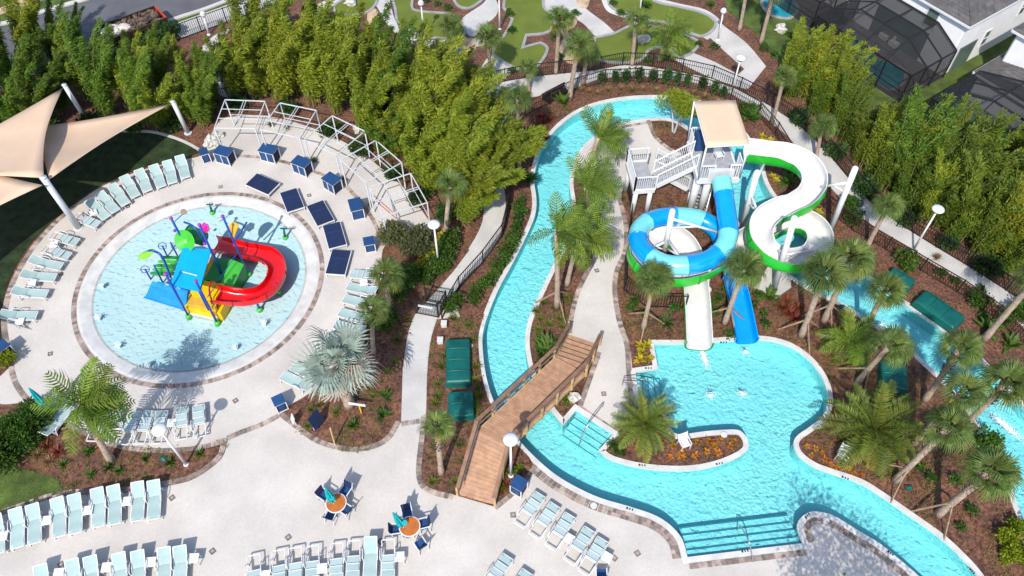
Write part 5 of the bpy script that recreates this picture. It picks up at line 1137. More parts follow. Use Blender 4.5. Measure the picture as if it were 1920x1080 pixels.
# ------------------------------------------------------------------ houses and screened pools
def wall_box(o, P0, U, V, lu, lv, z0, z1, name='wall'):
    """four wall panels of a house block"""
    c = [P0, P0+U*lu, P0+U*lu+V*lv, P0+V*lv]
    for k in range(4): MB().beam(Vector((c[k].x, c[k].y, (z0+z1)/2)), Vector((c[(k+1) % 4].x, c[(k+1) % 4].y, (z0+z1)/2)), 0.2, z1-z0).build(name, M['wall'], o)
def hip_roof(o, P0, U, V, lu, lv, z, ov, hgt):
    a = [P0-U*ov-V*ov, P0+U*(lu+ov)-V*ov, P0+U*(lu+ov)+V*(lv+ov), P0-U*ov+V*(lv+ov)]; a = [Vector((p.x, p.y, z)) for p in a]
    s_ = min(lu, lv)/2+ov
    if lu >= lv: r0, r1 = P0+U*(s_-ov)+V*lv/2, P0+U*(lu-s_+ov)+V*lv/2
    else: r0, r1 = P0+V*(s_-ov)+U*lu/2, P0+V*(lv-s_+ov)+U*lu/2
    r0, r1 = Vector((r0.x, r0.y, z+hgt)), Vector((r1.x, r1.y, z+hgt))
    pl = [(a[0], a[1], r1, r0), (a[1], a[2], r1, r1), (a[2], a[3], r0, r1), (a[3], a[0], r0, r0)] if lu >= lv else [(a[1], a[2], r1, r0), (a[2], a[3], r1, r1), (a[3], a[0], r0, r1), (a[0], a[1], r0, r0)]
    rf = MB(); 
    for f_ in pl: rf.add([p-up*0.02 for p in f_], [(0, 1, 2, 3)])
    R_ = rf.build('roof', M['shingle'], o)
    sh = MB(); rg = random.Random(5)
    for A_, B_, C2_, D2_ in pl:                          # overlapping shingle courses
        Ls = (lerp(A_, B_, .5)-lerp(D2_, C2_, .5)).length; nr = int(Ls/0.3)
        nrm = (B_-A_).cross(D2_-A_).normalized()
        for r_ in range(nr):
            t0, t1 = r_/nr, min(1, (r_+1.2)/nr); L0, L1 = lerp(A_, D2_, t0), lerp(B_, C2_, t0); M0, M1 = lerp(A_, D2_, t1), lerp(B_, C2_, t1); m = max(1, int((L1-L0).length/0.9))
            for k in range(m):
                f0, f1 = k/m, (k+0.97)/m; sh.add([lerp(L0, L1, f0)+nrm*0.045, lerp(L0, L1, f1)+nrm*0.045, lerp(M0, M1, f1)+nrm*0.008, lerp(M0, M1, f0)+nrm*0.008], [(0, 1, 2, 3)])
    s2 = sh.build('shingles', M['shingle'], R_); s2['kind'] = 'stuff'
    for k in range(4): MB().beam(a[k]-up*0.1, a[(k+1) % 4]-up*0.1, 0.12, 0.16).build('gutter', M['white'], R_)
def window(o, c, along, nrm, w_, h):
    rot = Matrix((along, nrm, up)).transposed(); wn_ = MB()
    for s_ in (-1, 1): wn_.box(c+along*s_*w_/2, (0.09, 0.1, h+0.09), rot=rot); wn_.box(c+up*s_*h/2, (w_-0.09, 0.1, 0.09), rot=rot)
    wn_.box(c, (w_-0.09, 0.1, 0.05), rot=rot); W_ = wn_.build('window', M['white'], o)
    for s_ in (-1, 1): MB().box(c+up*s_*h/4-nrm*0.01, (w_-0.1, 0.06, h/2-0.1), rot=rot).build('pane', M['glass'], W_)
P0 = G(1764, 140); U = (G(1897, 64)-P0).normalized(); V = Vector((-U.y, U.x, 0)); HZ = rise((1764,140),(1797,56))[1].z+0.85
h1 = thing('white_house', P0, 'white two storey house with grey hip roof behind the screened pool', 'house')
wall_box(h1, P0, U, V, 16, 13, 0, HZ); hip_roof(h1, P0, U, V, 16, 13, HZ, 0.45, 2.4)
for d, z in ((2.5, HZ-1.1), (7.5, HZ-1.0)): window(h1, P0+V*d-U*0.12+up*z, V, -U, 0.95, 1.35)
for d, z in ((3.9, 1.7), (7.6, 2.9), (10.5, 2.9), (13, 1.7)): window(h1, P0+U*d-V*0.12+up*z, U, -V, 0.7, 1.3)
MB().box(P0+U*1.7-V*0.13+up*1.05, (2.0, 0.07, 2.1), math.atan2(U.y, U.x)).build('screen_door', M['glass'], h1)
MB().box(P0+V*4.4-U*0.12+up*1.2, (0.06, 4.6, 2.3), math.atan2(U.y, U.x)).build('patio_door', M['glass'], h1)
P1 = G(1905, 118); h2 = thing('white_house', P1, 'white house with low grey porch roof at the top right edge', 'house')
wall_box(h2, P1, U, V, 10, 0.1+8, 0, 4.0) if False else None
Q0 = G(1826, 134, 2.35); Q0.z = 0; Q0 = Q0+U*0.4-V*0.4; wall_box(h2, Q0, U, -V, 9, 9, 0, 2.3); hip_roof(h2, Q0-V*9, U, V, 9, 9, 2.35, 0.4, 1.1)
Q2 = G(1899, 55, 5.0); Q2.z = 0; Q2 = Q2+U*0.4-V*0.4; wall_box(h2, Q2, U, -V, 9, 9, 2.3, 5.0); hip_roof(h2, Q2-V*9, U, V, 9, 9, 5.0, 0.4, 2.0)
def cage(name_label, P_, U_, V_, lu, lv, zw, zt, nu, nv, pool):
    """screened pool enclosure: black beams, mesh panels, flat middle and sloped edge"""
    o = thing('screen_enclosure', P_, name_label, 'enclosure', 'black screened pool enclosures'); ins = min(lu, lv)*0.3
    def pt(i, j): 
        a, b = lu*i/nu, lv*j/nv; e = min(a, lu-a, b+0*ins if False else b, 10**6); return P_+U_*a+V_*b+up*(zw+(zt-zw)*min(1, e/ins))
    for i in range(nu+1):
        for j in range(nv+1):
            if i < nu:
                MB().beam(pt(i, j), pt(i+1, j), 0.07, 0.10).build('beam', M['black'], o)
            if j < nv: MB().beam(pt(i, j), pt(i, j+1), 0.07, 0.10).build('beam', M['black'], o)
            if i < nu and j < nv: MB().add([pt(i, j)+up*0.06, pt(i+1, j)+up*0.06, pt(i+1, j+1)+up*0.06, pt(i, j+1)+up*0.06], [(0, 1, 2), (0, 2, 3)]).build('screen_panel', M['screen'], o)
    per = [(i, 0) for i in range(nu+1)]+[(0, j) for j in range(1, nv+1)]+[(nu, j) for j in range(1, nv+1)]
    for i, j in per: p = pt(i, j); MB().beam(Vector((p.x, p.y, 0)), p, 0.08).build('post', M['black'], o)
    for (i, j), (k, l) in [((i, 0), (i+1, 0)) for i in range(nu)]+[((0, j), (0, j+1)) for j in range(nv)]+[((nu, j), (nu, j+1)) for j in range(nv)]:
        p, q = pt(i, j), pt(k, l); MB().add([Vector((p.x, p.y, 0.05)), Vector((q.x, q.y, 0.05)), q, p], [(0, 1, 2, 3)]).build('screen_panel', M['screen'], o); MB().beam(Vector((p.x, p.y, 0.9)), Vector((q.x, q.y, 0.9)), 0.05).build('chair_rail', M['black'], o)
    fl_ = struct(MB().prism([(P_).to_2d(), (P_+U_*lu).to_2d(), (P_+U_*lu+V_*lv).to_2d(), (P_+V_*lv).to_2d()], 0, 0.08).build('patio', M['patio']))
    pl = PG(pool, True, 4); pw = struct(MB().prism(pl, 0.05, 0.10).build('house_pool', M['poolteal'])); 
    if area(pl) < 0: pl.reverse()
    MB().strip(pl, 0.0, -0.25, 0.05, 0.13).build('coping', M['kerb'], pw)
nU = -U
E0 = P0-U*5.2-V*0.3
cage('middle black screened enclosure over a teal pool by the white house', E0, V, U, 8.6, 5.0, 2.4, 3.5, 4, 3, [(1572,85),(1590,78),(1625,88),(1640,112),(1665,120),(1692,135),(1690,155),(1668,168),(1640,150),(1610,120),(1580,108)])
E1 = G(1520, 55); cage('black screened enclosure with teal pool at the top edge', E1, V, U, 10, 6.5, 2.4, 3.3, 4, 3, [(1432,4),(1470,-4),(1492,14),(1480,34),(1450,30),(1436,18)])
E2 = G(1722, 236); cage('black screened enclosure at the right edge behind the bamboo', E2, -V, U, 12, 5.2, 2.4, 3.4, 4, 3, [(1795,225),(1830,215),(1870,245),(1910,270),(1900,290),(1850,265)])
def sofa(px, label):
    c = G(*px); o = thing('patio_seat', c, label, 'seat'); MB().box((c.x, c.y, 0.35), (1.3, 0.7, 0.35), 0.5).build('seat', M['coping'], o); MB().box((c.x+0.15, c.y+0.3, 0.62), (1.3, 0.18, 0.4), 0.5).build('backrest', M['coping'], o)
sofa((1662,72), 'pale patio seat inside the middle screened enclosure'); sofa((1680,86), 'second pale patio seat nearer the house pillar')
# ------------------------------------------------------------------ vegetation
WIND = Vector((0.92, 0.38, 0.0))
def leaf_quad(mb, c, d, n_, l, w_):
    d = d.normalized(); s_ = d.cross(n_)
    if s_.length < 1e-3: s_ = d.orthogonal()
    s_.normalize(); mb.add([c, c+d*l*0.45+s_*w_, c+d*l, c+d*l*0.45-s_*w_], [(0, 1, 2, 3)])
def rv(rg): 
    while True:
        v = Vector((rg.uniform(-1, 1), rg.uniform(-1, 1), rg.uniform(-1, 1)))
        if 0.05 < v.length < 1: return v
# bamboo: many arching culms, each a feathery plume
def bamboo_meshes(seed, h, spread, nst, per, wk=1.0):
    rg = random.Random(seed); st, lf = MB(), MB()
    for k in range(nst):
        a = rg.random()*6.283; r0 = 0.55*rg.random()**0.5; out = Vector((math.cos(a), math.sin(a), 0)); hh = h*rg.uniform(0.55, 1.1); lean = spread*rg.uniform(0.3, 1.3)
        p0 = out*r0; pts = []
        for i in range(9):
            t_ = i/8; arch = t_**2.2; p = p0+out*lean*hh*0.30*arch+WIND*hh*0.20*wk*arch*rg.uniform(0.9, 1.1)+up*(hh*(t_-(0.10 if wk < 2 else 0.3)*t_**4)); pts.append(p)
        st.tube(pts, [0.035*(1-0.8*i/8) for i in range(9)], 4, False)
        for j in range(per):
            t_ = 0.16+0.84*rg.random()**0.75; x = t_*8; i = min(7, int(x)); c = pts[i].lerp(pts[i+1], x-i)
            rad = 0.10+0.44*math.sin(math.pi*min(1, t_*0.80+0.12))**1.2*(1.05-t_*0.45); o_ = rv(rg); o_.z *= 0.55; c = c+o_*rad+WIND*rad*0.25
            d = (o_*0.6+WIND*0.75+rv(rg)*0.5+up*rg.uniform(-0.45, 0.25)); leaf_quad(lf, c, d, (rv(rg)*0.7+up), rg.uniform(0.20, 0.40), rg.uniform(0.025, 0.05))
    return mesh_only(st, 'culm_mesh', M['culm']), lf
bam = []
for s_, h, sp_ in ((1, 7.0, 0.9), (2, 6.3, 1.1), (3, 7.6, 0.8), (4, 5.4, 1.2), (5, 6.0, 0.5)):
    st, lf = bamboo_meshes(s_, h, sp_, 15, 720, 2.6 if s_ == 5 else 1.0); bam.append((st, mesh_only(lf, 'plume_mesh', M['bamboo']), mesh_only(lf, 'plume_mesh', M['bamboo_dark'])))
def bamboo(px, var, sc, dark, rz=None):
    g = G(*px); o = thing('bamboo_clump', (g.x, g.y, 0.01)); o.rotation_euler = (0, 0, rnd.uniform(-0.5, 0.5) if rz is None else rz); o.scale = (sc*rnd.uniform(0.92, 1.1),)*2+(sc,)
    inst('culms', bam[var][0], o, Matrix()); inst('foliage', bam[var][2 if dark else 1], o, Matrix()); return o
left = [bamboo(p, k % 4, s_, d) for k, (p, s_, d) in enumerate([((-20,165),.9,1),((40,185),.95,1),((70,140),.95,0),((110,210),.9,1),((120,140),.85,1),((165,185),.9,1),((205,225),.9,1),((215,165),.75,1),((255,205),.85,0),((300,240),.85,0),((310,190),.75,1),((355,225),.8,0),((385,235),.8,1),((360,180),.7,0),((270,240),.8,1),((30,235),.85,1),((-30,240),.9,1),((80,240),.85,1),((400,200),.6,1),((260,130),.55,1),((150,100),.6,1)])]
number(left, 'feathery bamboo clump behind the shade sails, {}', 'bamboo', 'bamboo behind the shade sails')
mid = [bamboo(p, 4 if s_ < 0 else k % 4, abs(s_), d) for k, (p, s_, d) in enumerate([((885,395),-1.0,0),((868,420),-.9,0),((900,360),-.95,0),((455,165),1.15,0),((490,150),1.1,0),((480,185),.9,0),((530,195),.95,0),((555,170),1.15,0),((590,195),1.1,0),((600,150),1.05,1),((630,215),1.0,0),((650,180),1.15,0),((690,255),1.0,0),((690,210),1.1,0),((720,230),1.1,1),((740,290),1.05,0),((760,240),1.1,0),((775,320),1.0,0),((800,280),1.1,0),((800,350),.95,0),((830,320),1.1,0),((838,255),1.05,0),((850,380),1.0,0),((868,350),1.1,0),((880,410),.9,0),((890,300),.95,0),((865,260),.85,0),((720,290),.8,1),((440,185),.8,0)])]
number(mid, 'tall yellow green bamboo clump behind the cabana frames, {}', 'bamboo', 'bamboo behind the cabana frames')
right = [bamboo(p, k % 4, s_, d) for k, (p, s_, d) in enumerate([((1475,187),.6,1),((1520,217),.6,1),((1562,258),.62,1),((1600,303),.55,0),((1640,349),.65,1),((1682,390),.65,1),((1727,419),.65,0),((1772,449),.65,1),((1822,479),.7,1),((1872,510),.7,1),((1462,172),.7,0),((1485,150),.72,0),((1505,188),.8,0),((1530,175),.75,0),((1545,224),.7,0),((1580,270),.78,1),((1620,318),.8,0),((1640,300),.55,0),((1655,355),.9,1),((1660,335),.75,0),((1690,352),.75,1),((1712,335),.6,0),((1670,328),.68,1),((1695,390),.9,1),((1715,350),.9,1),((1735,370),.9,1),((1738,325),.7,0),((1745,420),.95,1),((1768,375),.9,1),((1790,450),.95,1),((1800,340),.65,1),((1822,400),.95,1),((1845,480),.95,0),((1862,355),.85,0),((1875,425),1.0,1),((1900,500),.9,1),((1915,370),.85,0),((1930,440),1.0,0),((1945,520),.9,1),((1960,400),.9,1),((1770,340),.6,0)])]
number(right, 'bushy bamboo clump beyond the right hand walk, {}', 'bamboo', 'bamboo beyond the right walk')

# palm fronds
def fan_frond(seed, pet=0.85, rad=0.95, segs=22, droop=0.35, wdt=0.02):
    rg = random.Random(seed); mb = MB(); mb.tube([Vector((0, 0, 0)), Vector((pet*0.5, 0, 0.05)), Vector((pet, 0, 0))], [0.03, 0.022, 0.016], 4, False); c = Vector((pet, 0, 0))
    for k in range(segs):
        a = R(-125+250*k/(segs-1))+rg.uniform(-.05, .05); l = rad*(1.0-0.28*(abs(a)/R(125))**1.5)*rg.uniform(0.88, 1.08); d = Vector((math.cos(a), math.sin(a), 0)); sd_ = Vector((-d.y, d.x, 0))
        fold = 0.10*abs(math.sin(a))+0.05; w_ = wdt*rg.uniform(.85, 1.2); p = [c]
        for t_, dr in ((0.5, 0.10), (0.8, 0.45), (1.0, 1.0)): p.append(c+d*l*t_*(1-0.12*dr)-up*(droop*l*dr*t_)+up*fold*l*math.sin(math.pi*t_*0.8))
        vs = []
        for i, q_ in enumerate(p): ww = (w_*0.8, w_*1.35, w_*0.9, 0.003)[i]; vs += [q_-sd_*ww, q_+sd_*ww+up*0.015]
        mb.add(vs, [(2*i, 2*i+1, 2*i+3, 2*i+2) for i in range(3)])
    return mb
def feather_frond(seed, L_=2.4, droop=0.8, nl=26, ll=0.55, w_=0.028, stiff=False, hang=0.5, vee=0.0):
    rg = random.Random(seed); mb = MB(); pts = []
    for i in range(9): t_ = i/8; pts.append(Vector((L_*t_*(1-0.16*droop*t_), 0, -droop*L_*0.42*t_**2.1)))
    mb.tube(pts, [0.035*(1-0.9*i/8)+0.004 for i in range(9)], 4, False)
    for k in range(nl):
        t_ = 0.12+0.87*k/(nl-1); x = t_*8; i = min(7, int(x)); c = pts[i].lerp(pts[i+1], x-i); tg = (pts[i+1]-pts[i]).normalized()
        for s_ in (-1, 1):
            l = ll*(math.sin(math.pi*min(1, 0.15+t_*0.82))**0.7)*rg.uniform(0.8, 1.15); d = (tg*0.75+Vector((0, s_*1.0, 0))+up*(vee+rg.uniform(-0.1, 0.35))).normalized(); m_ = c+d*l*0.55; e = c+d*l*0.95-up*hang*l*rg.uniform(0.6, 1.3); sd_ = tg
            mb.add([c-sd_*w_*0.6, c+sd_*w_*0.6, m_+sd_*w_, m_-sd_*w_, e], [(0, 1, 2, 3), (3, 2, 4)])
    return mb
FR = {'fan': [mesh_only(fan_frond(s_, .62, .82, 26, d_), 'fan_frond_mesh', M['fan']) for s_, d_ in ((1, .35), (2, .6), (3, .9))], 'fanold': [mesh_only(fan_frond(9, .6, .7, 20, 1.1), 'old_fan_frond_mesh', M['yellowfrond'])],
  'silver': [mesh_only(fan_frond(s_, .9, 1.2, 22, d_, .034), 'silver_frond_mesh', M['silver']) for s_, d_ in ((4, .2), (5, .35))], 'dry': [mesh_only(fan_frond(6, .9, 1.1, 20, .9, .026), 'dry_frond_mesh', M['dry'])],
  'feather': [mesh_only(feather_frond(s_, 2.2, d_, 14, .68, .048, hang=.55), 'feather_frond_mesh', M['feather']) for s_, d_ in ((1, .55), (2, .9), (3, 1.15))],
  'date': [mesh_only(feather_frond(s_, 2.3, d_, 26, .52, .03, hang=.2, vee=.55), 'date_frond_mesh', M['date']) for s_, d_ in ((4, .45), (5, .8), (6, 1.1))], 'dateold': [mesh_only(feather_frond(7, 2.2, 1.25, 40, .4, .022, hang=.3), 'yellow_date_frond_mesh', M['yellowfrond'])]}
def aim(loc, d, roll, sc):
    d = Vector(d).normalized(); s_ = up.cross(d)
    if s_.length < 1e-3: s_ = Vector((0, 1, 0))
    s_.normalize(); u_ = d.cross(s_); m = Matrix((d, s_, u_)).transposed() @ Matrix.Rotation(roll, 3, 'X'); return Matrix.Translation(loc) @ (m*sc).to_4x4()
def palm(kind, base, crown, label, sc=1.0, n=26, wind=0.25, r_=0.15, braces=False, cat='palm tree', boots=False):
    if kind == 'fan': sc *= 0.86; wind += 0.2
    B_, T_ = rise(base, crown, 0.4, 12); rg = random.Random(int(base[0]*31+base[1])); name = {'fan': 'fan_palm', 'feather': 'feather_palm', 'date': 'date_palm', 'silver': 'silver_palm'}[kind]
    o = thing(name, (B_.x, B_.y, 0.01), label, cat); H_ = T_.z; dx = (T_-B_).to_2d()
    if dx.length > 0.35*H_: dx = dx.normalized()*0.35*H_
    pts = []; rs = []
    for i in range(9):
        t_ = i/8; pts.append(Vector((B_.x+dx.x*t_**1.3, B_.y+dx.y*t_**1.3, 0.01+H_*t_))); rs.append(r_*(1.45-0.5*min(1, t_*5))*(1+0.03*(i % 2)))
    MB().tube(pts, rs, 12).build('trunk', M['bark'], o, True)
    if boots:
        mb = MB()
        for i in range(70):
            t_ = 0.55+0.45*i/70; x = t_*8; k = min(7, int(x)); c = pts[k].lerp(pts[k+1], x-k); a = i*2.4; d = Vector((math.cos(a), math.sin(a), 0)); s2 = Vector((-d.y, d.x, 0)); mb.add([c+d*r_*0.8+s2*0.06, c+d*r_*0.8-s2*0.06, c+d*(r_+0.14)+up*0.22-s2*0.025, c+d*(r_+0.14)+up*0.22+s2*0.025], [(0, 1, 2, 3)])
        mb.build('leaf_boots', M['boot'], o)
    top = pts[-1]-ORG[o.name]
    for k in range(n):
        el = math.asin(max(-0.75, min(0.98, 1-(1.22 if kind == 'fan' else 1.5)*((k+0.5)/n)**0.9))); az = k*2.39996+rg.uniform(-.25, .25); d = Vector((math.cos(az)*math.cos(el), math.sin(az)*math.cos(el), math.sin(el)))+WIND*wind*rg.uniform(0.6, 1.3)
        fam = kind; t_ = (k+0.5)/n
        if kind == 'fan' and t_ > 0.86: fam = 'fanold' if rg.random() < 0.6 else 'fan'
        if kind == 'silver' and (t_ > 0.58 or rg.random() < 0.12): fam = 'dry'
        if kind == 'date' and t_ > 0.8: fam = 'dateold'
        fam_m = FR[fam]; rr_ = 1.2 if kind == 'silver' else .35; ss_ = rg.uniform(0.6, 1.25) if kind == 'silver' else rg.uniform(0.88, 1.1)
        if kind == 'silver': d = d+rv(rg)*0.6
        inst('frond', fam_m[min(len(fam_m)-1, int(t_*len(fam_m)+rg.uniform(-.3, .3)))] if len(fam_m) > 1 else fam_m[0], o, aim(top, d, rg.uniform(-rr_, rr_), sc*ss_))
    if kind in ('feather', 'fan') and n > 12:                 # young spear leaves
        pass
    if braces:
        for k in range(3):
            a = k*2.094+rg.random(); h_ = min(1.6, H_*0.45); tt = h_/H_; q_ = Vector((B_.x+dx.x*tt**1.3, B_.y+dx.y*tt**1.3, h_)); MB().beam(Vector((B_.x+1.3*math.cos(a), B_.y+1.3*math.sin(a), 0.02)), q_, 0.05, 0.09).build('brace', M['amber'], o)
    return o
F = 'fan'
for a in [
 (F,(1206,616),(1226,525),'fan palm left of the white slide runout',1.0,30,.15,.13,True), (F,(1358,607),(1394,505),'fan palm between the white and the blue slide runouts',1.05,30,.15,.15,True),
 (F,(1502,630),(1543,515),'fan palm with pale trunk at the top of the slide pool',1.2,32,.15,.17,True), (F,(1544,603),(1592,490),'fan palm beside the spiral, right one of the close pair',1.25,32,.2,.17,True),
 (F,(1617,627),(1657,548),'fan palm leaning over the right river below the small green cover',1.0,30,.2,.15), (F,(1625,463),(1664,388),'yellowish fan palm growing by the walk beside the bronze fence',.85,28,.1,.14),
 (F,(1608,717),(1665,652),'fan palm above the dark cover with ragged crown',1.1,30,.45,.15,True,'palm tree',True), (F,(1733,750),(1798,657),'fan palm on the right river bank below the long cover',1.05,28,.4,.16,False,'palm tree',True),
 (F,(1712,832),(1803,737),'fan palm between the date palm and the right river',1.0,26,.35,.15), (F,(1807,800),(1884,722),'fan palm leaning over the right river near the edge',1.2,30,.45,.16,False,'palm tree',True),
 (F,(1678,902),(1776,805),'fan palm right of the big date palm with braced trunk',1.05,28,.4,.16,True,'palm tree',True), (F,(1759,965),(1854,888),'lowest fan palm at the right with braced trunk',1.15,30,.45,.17,True,'palm tree',True),
 (F,(1845,636),(1938,528),'fan palm trunk at the right edge with crown out of view',1.0,20,.2,.17), (F,(1447,232),(1470,145),'fan palm by the walk behind the tower canopy',.8,28,.2,.13), (F,(1528,300),(1541,238),'fan palm by the walk above the white slide bend',.85,28,.2,.13),
 (F,(836,440),(845,348),'fan palm in front of the middle bamboo right end',.9,26,.2,.14), (F,(731,588),(725,518),'fan palm behind the pale loungers in the bed',.95,26,.35,.14,False,'palm tree',True), (F,(701,662),(698,583),'fan palm above the silver palm',.85,22,.35,.13),
 (F,(828,888),(819,800),'small fan palm in the bed left of the footbridge',.75,18,.35,.14,False,'palm tree',True), (F,(973,325),(970,186),'fan palm on a tall trunk left of the black bench',.9,22,.4,.13,False,'palm tree',True), (F,(992,172),(988,130),'small fan palm on the walk left of the golf palms',.75,20,.2,.12),
 (F,(1042,138),(1049,40),'tall fan palm on the golf course centre, upper left one',1.0,26,.25,.15), (F,(1068,187),(1084,86),'tall fan palm in front of the sandy golf stream',1.1,30,.25,.17), (F,(1093,158),(1101,100),'short fan palm behind the tall centre palm',.9,22,.2,.14),
 (F,(1185,122),(1192,40),'fan palm on the golf course beside the black fence',.95,24,.25,.15), (F,(921,157),(914,72),'dense green palm left of the big golf green',1.0,34,.3,.14,False,'palm tree',True), (F,(847,104),(842,52),'palm below the upper left golf green',1.0,26,.25,.15,False,'palm tree',True),
 (F,(1386,58),(1402,-30),'palm trunk at the top edge left of the screened pool',1.0,20,.2,.14), (F,(1426,82),(1452,-20),'palm trunk at the top edge nearest the screened pool',1.0,20,.2,.15,False,'palm tree',True)]:
    palm(*a[:9], **({'cat': a[9], 'boots': a[10]} if len(a) > 10 else {}))
for a in [('feather',(1237,114),(1253,64),'feather palm on the golf course right of the rock',.95,22,.45,.15), ('feather',(1107,314),(1122,258),'windblown feather palm at the upper river bend',1.0,26,.95,.14), ('feather',(1112,425),(1098,352),'windblown feather palm middle of three by the river',1.05,26,.95,.14),
  ('feather',(1044,577),(1044,435),'windblown feather palm with braced trunk lowest by the river',.95,26,.95,.15,True), ('feather',(1063,535),(1085,447),'windblown feather palm leaning over the island walkway',1.0,26,.95,.14), ('feather',(210,864),(152,757),'windblown feather palm in the bottom left bed',1.05,30,.75,.17),
  ('feather',(1592,668),(1588,636),'short bushy feather palm right of the slide pool',.85,24,.2,.13), ('date',(1636,842),(1624,797),'big date palm with arching fronds beside the pool throat',1.2,60,.25,.3), ('date',(1212,822),(1207,795),'date palm with orange fronds on the planted island',.85,44,.25,.22), ('silver',(656,760),(636,682),'silvery blue palm with dried frond tips in the bed',1.05,36,.1,.25)]: palm(*a)

# shrubs
def bush_mesh(seed, rx, ry, h, n, l, w_, m_, upward=0.3):
    rg = random.Random(seed); mb = MB(); lumps = [(Vector((rx*0.55*rg.uniform(-1, 1), ry*0.55*rg.uniform(-1, 1), h*rg.uniform(0.35, 0.75))), rg.uniform(0.35, 0.55)) for k in range(9)]
    for k in range(n):
        c, s_ = lumps[rg.randrange(9)]; v = rv(rg).normalized()*rg.random()**0.35; p = c+Vector((v.x*rx*s_, v.y*ry*s_, v.z*h*s_*0.75)); p.z = max(0.02, p.z); leaf_quad(mb, p, v+rv(rg)*0.8+up*upward, rv(rg)+v, l*rg.uniform(.7, 1.3), w_*rg.uniform(.7, 1.3))
    return mesh_only(mb, 'bush_mesh', m_)
def stem_mesh(h, n=5, sp=0.15):
    mb = MB(); rg = random.Random(n)
    for k in range(n): a = 6.283*k/n; mb.tube([Vector((0.03*math.cos(a), 0.03*math.sin(a), 0)), Vector((sp*math.cos(a), sp*math.sin(a), h*0.4)), Vector((sp*2.2*math.cos(a), sp*2.2*math.sin(a), h*0.8))], [0.025, 0.02, 0.008], 5, False)
    return mesh_only(mb, 'stem_mesh', M['amber'])
STEM = stem_mesh(0.8)
def tuft_mesh(seed, n, l, w_, m_, spread=0.8, arch=0.5):
    rg = random.Random(seed); mb = MB()
    for k in range(n):
        a = rg.random()*6.283; e = rg.uniform(0.25, 1.3); d = Vector((math.cos(a)*math.cos(e), math.sin(a)*math.cos(e), math.sin(e))); ll = l*rg.uniform(.6, 1.1); s_ = Vector((-math.sin(a), math.cos(a), 0))*w_; b_ = Vector((rg.uniform(-.05, .05), rg.uniform(-.05, .05), 0)); m1 = b_+d*ll*0.6; e1 = b_+d*ll+Vector((d.x, d.y, 0))*ll*0.15*spread-up*arch*ll*0.35*math.cos(e)
        mb.add([b_-s_*.6, b_+s_*.6, m1+s_, m1-s_, e1], [(0, 1, 2, 3), (3, 2, 4)])
    return mesh_only(mb, 'tuft_mesh', m_)
VEG = {'tuft': tuft_mesh(1, 60, .55, .018, M['tuft']), 'agave': tuft_mesh(2, 34, .55, .045, M['shrub'], .8, .2), 'dark_agave': tuft_mesh(12, 34, .6, .04, M['dkshrub'], .8, .2), 'red': tuft_mesh(3, 80, .6, .02, M['redgrass']), 'straw': tuft_mesh(4, 110, .65, .014, M['strawgrass']),
  'croton': tuft_mesh(5, 26, .38, .05, M['croton']), 'yellow': tuft_mesh(6, 26, .42, .055, M['yellow_leaf']), 'ylplant': bush_mesh(7, .5, .5, .5, 260, .16, .05, M['yellow_leaf']), 'low': bush_mesh(8, .32, .32, .35, 150, .13, .045, M['shrub']), 'redlow': bush_mesh(28, .4, .4, .4, 200, .13, .045, M['redgrass']), 'lime': bush_mesh(9, .45, .45, .45, 220, .14, .05, M['limeleaf']),
  'column': bush_mesh(10, .34, .34, 1.5, 520, .13, .045, M['dkshrub']), 'hedge': bush_mesh(11, .55, .55, .9, 520, .15, .055, M['shrub']), 'big': bush_mesh(13, 1.6, 1.4, 1.5, 3800, .2, .05, M['shrub']), 'bigolive': bush_mesh(14, 1.35, 1.2, 1.5, 2600, .2, .045, M['olive']), 'ybush': bush_mesh(15, .9, .9, 1.0, 1100, .18, .06, M['limeleaf']), 'dkbush': bush_mesh(16, .9, .9, 1.1, 1200, .18, .06, M['shrub']), 'broad': tuft_mesh(17, 22, 1.0, .13, M['shrub'], .8, .4), 'under': bush_mesh(18, 1.0, 1.0, 0.9, 800, .22, .06, M['dkshrub'])}
def plants(kind, name, pts, fmt, cat, grp, sc=1.0, down=False):
    obs = []
    for p in pts:
        g = G(p[0], p[1]); s_ = sc*(p[2] if len(p) > 2 else 1)*rnd.uniform(.85, 1.15); o = thing(name, (g.x, g.y, 0.05)); inst('leaves', VEG[kind], o, Matrix.Rotation(rnd.random()*6.28, 4, 'Z') @ Matrix.Scale(s_, 4))
        if kind in ('column', 'hedge', 'big', 'bigolive', 'ybush', 'dkbush'): inst('stems', STEM, o, Matrix.Scale(s_*(1.6 if kind.startswith('big') else 1), 4))
        obs.append(o)
    number(obs, fmt, cat, grp, down); return obs
plants('tuft', 'grass_tuft', [(828,690),(822,722),(822,745),(818,760),(820,795),(815,840),(862,835),(812,905),(855,905),(870,870),(878,655),(893,690),(890,715),(895,760),(900,745),(850,600),(880,612),(835,670),(905,850),(888,640)], 'grass tuft in the mulch between the path and the river, {}', 'grass tuft', 'grass tufts beside the left river', .8)
plants('tuft', 'grass_tuft', [(632,775),(693,730),(765,600),(745,640),(740,680),(728,700),(600,762),(585,770),(580,800),(660,800),(700,745)], 'grass tuft in the silver palm bed, {}', 'grass tuft', 'grass tufts in the silver palm bed', .75)
plants('agave', 'spiky_plant', [(725,745),(720,780),(663,800)], 'dark spiky rosette plant in the silver palm bed, {}', 'plant', 'spiky plants in the silver palm bed')
plants('agave', 'spiky_plant', [(168,850),(122,873),(173,892),(225,885),(275,862),(320,870),(376,853),(205,880)], 'spiky green rosette in the bottom left mulch bed, {}', 'plant', 'spiky plants in the bottom left bed', .85)
plants('dark_agave', 'spiky_plant', [(1248,608)], 'dark spiky rosette left of the white runout, {}', 'plant', 'spiky plant by the runout', 1.1)
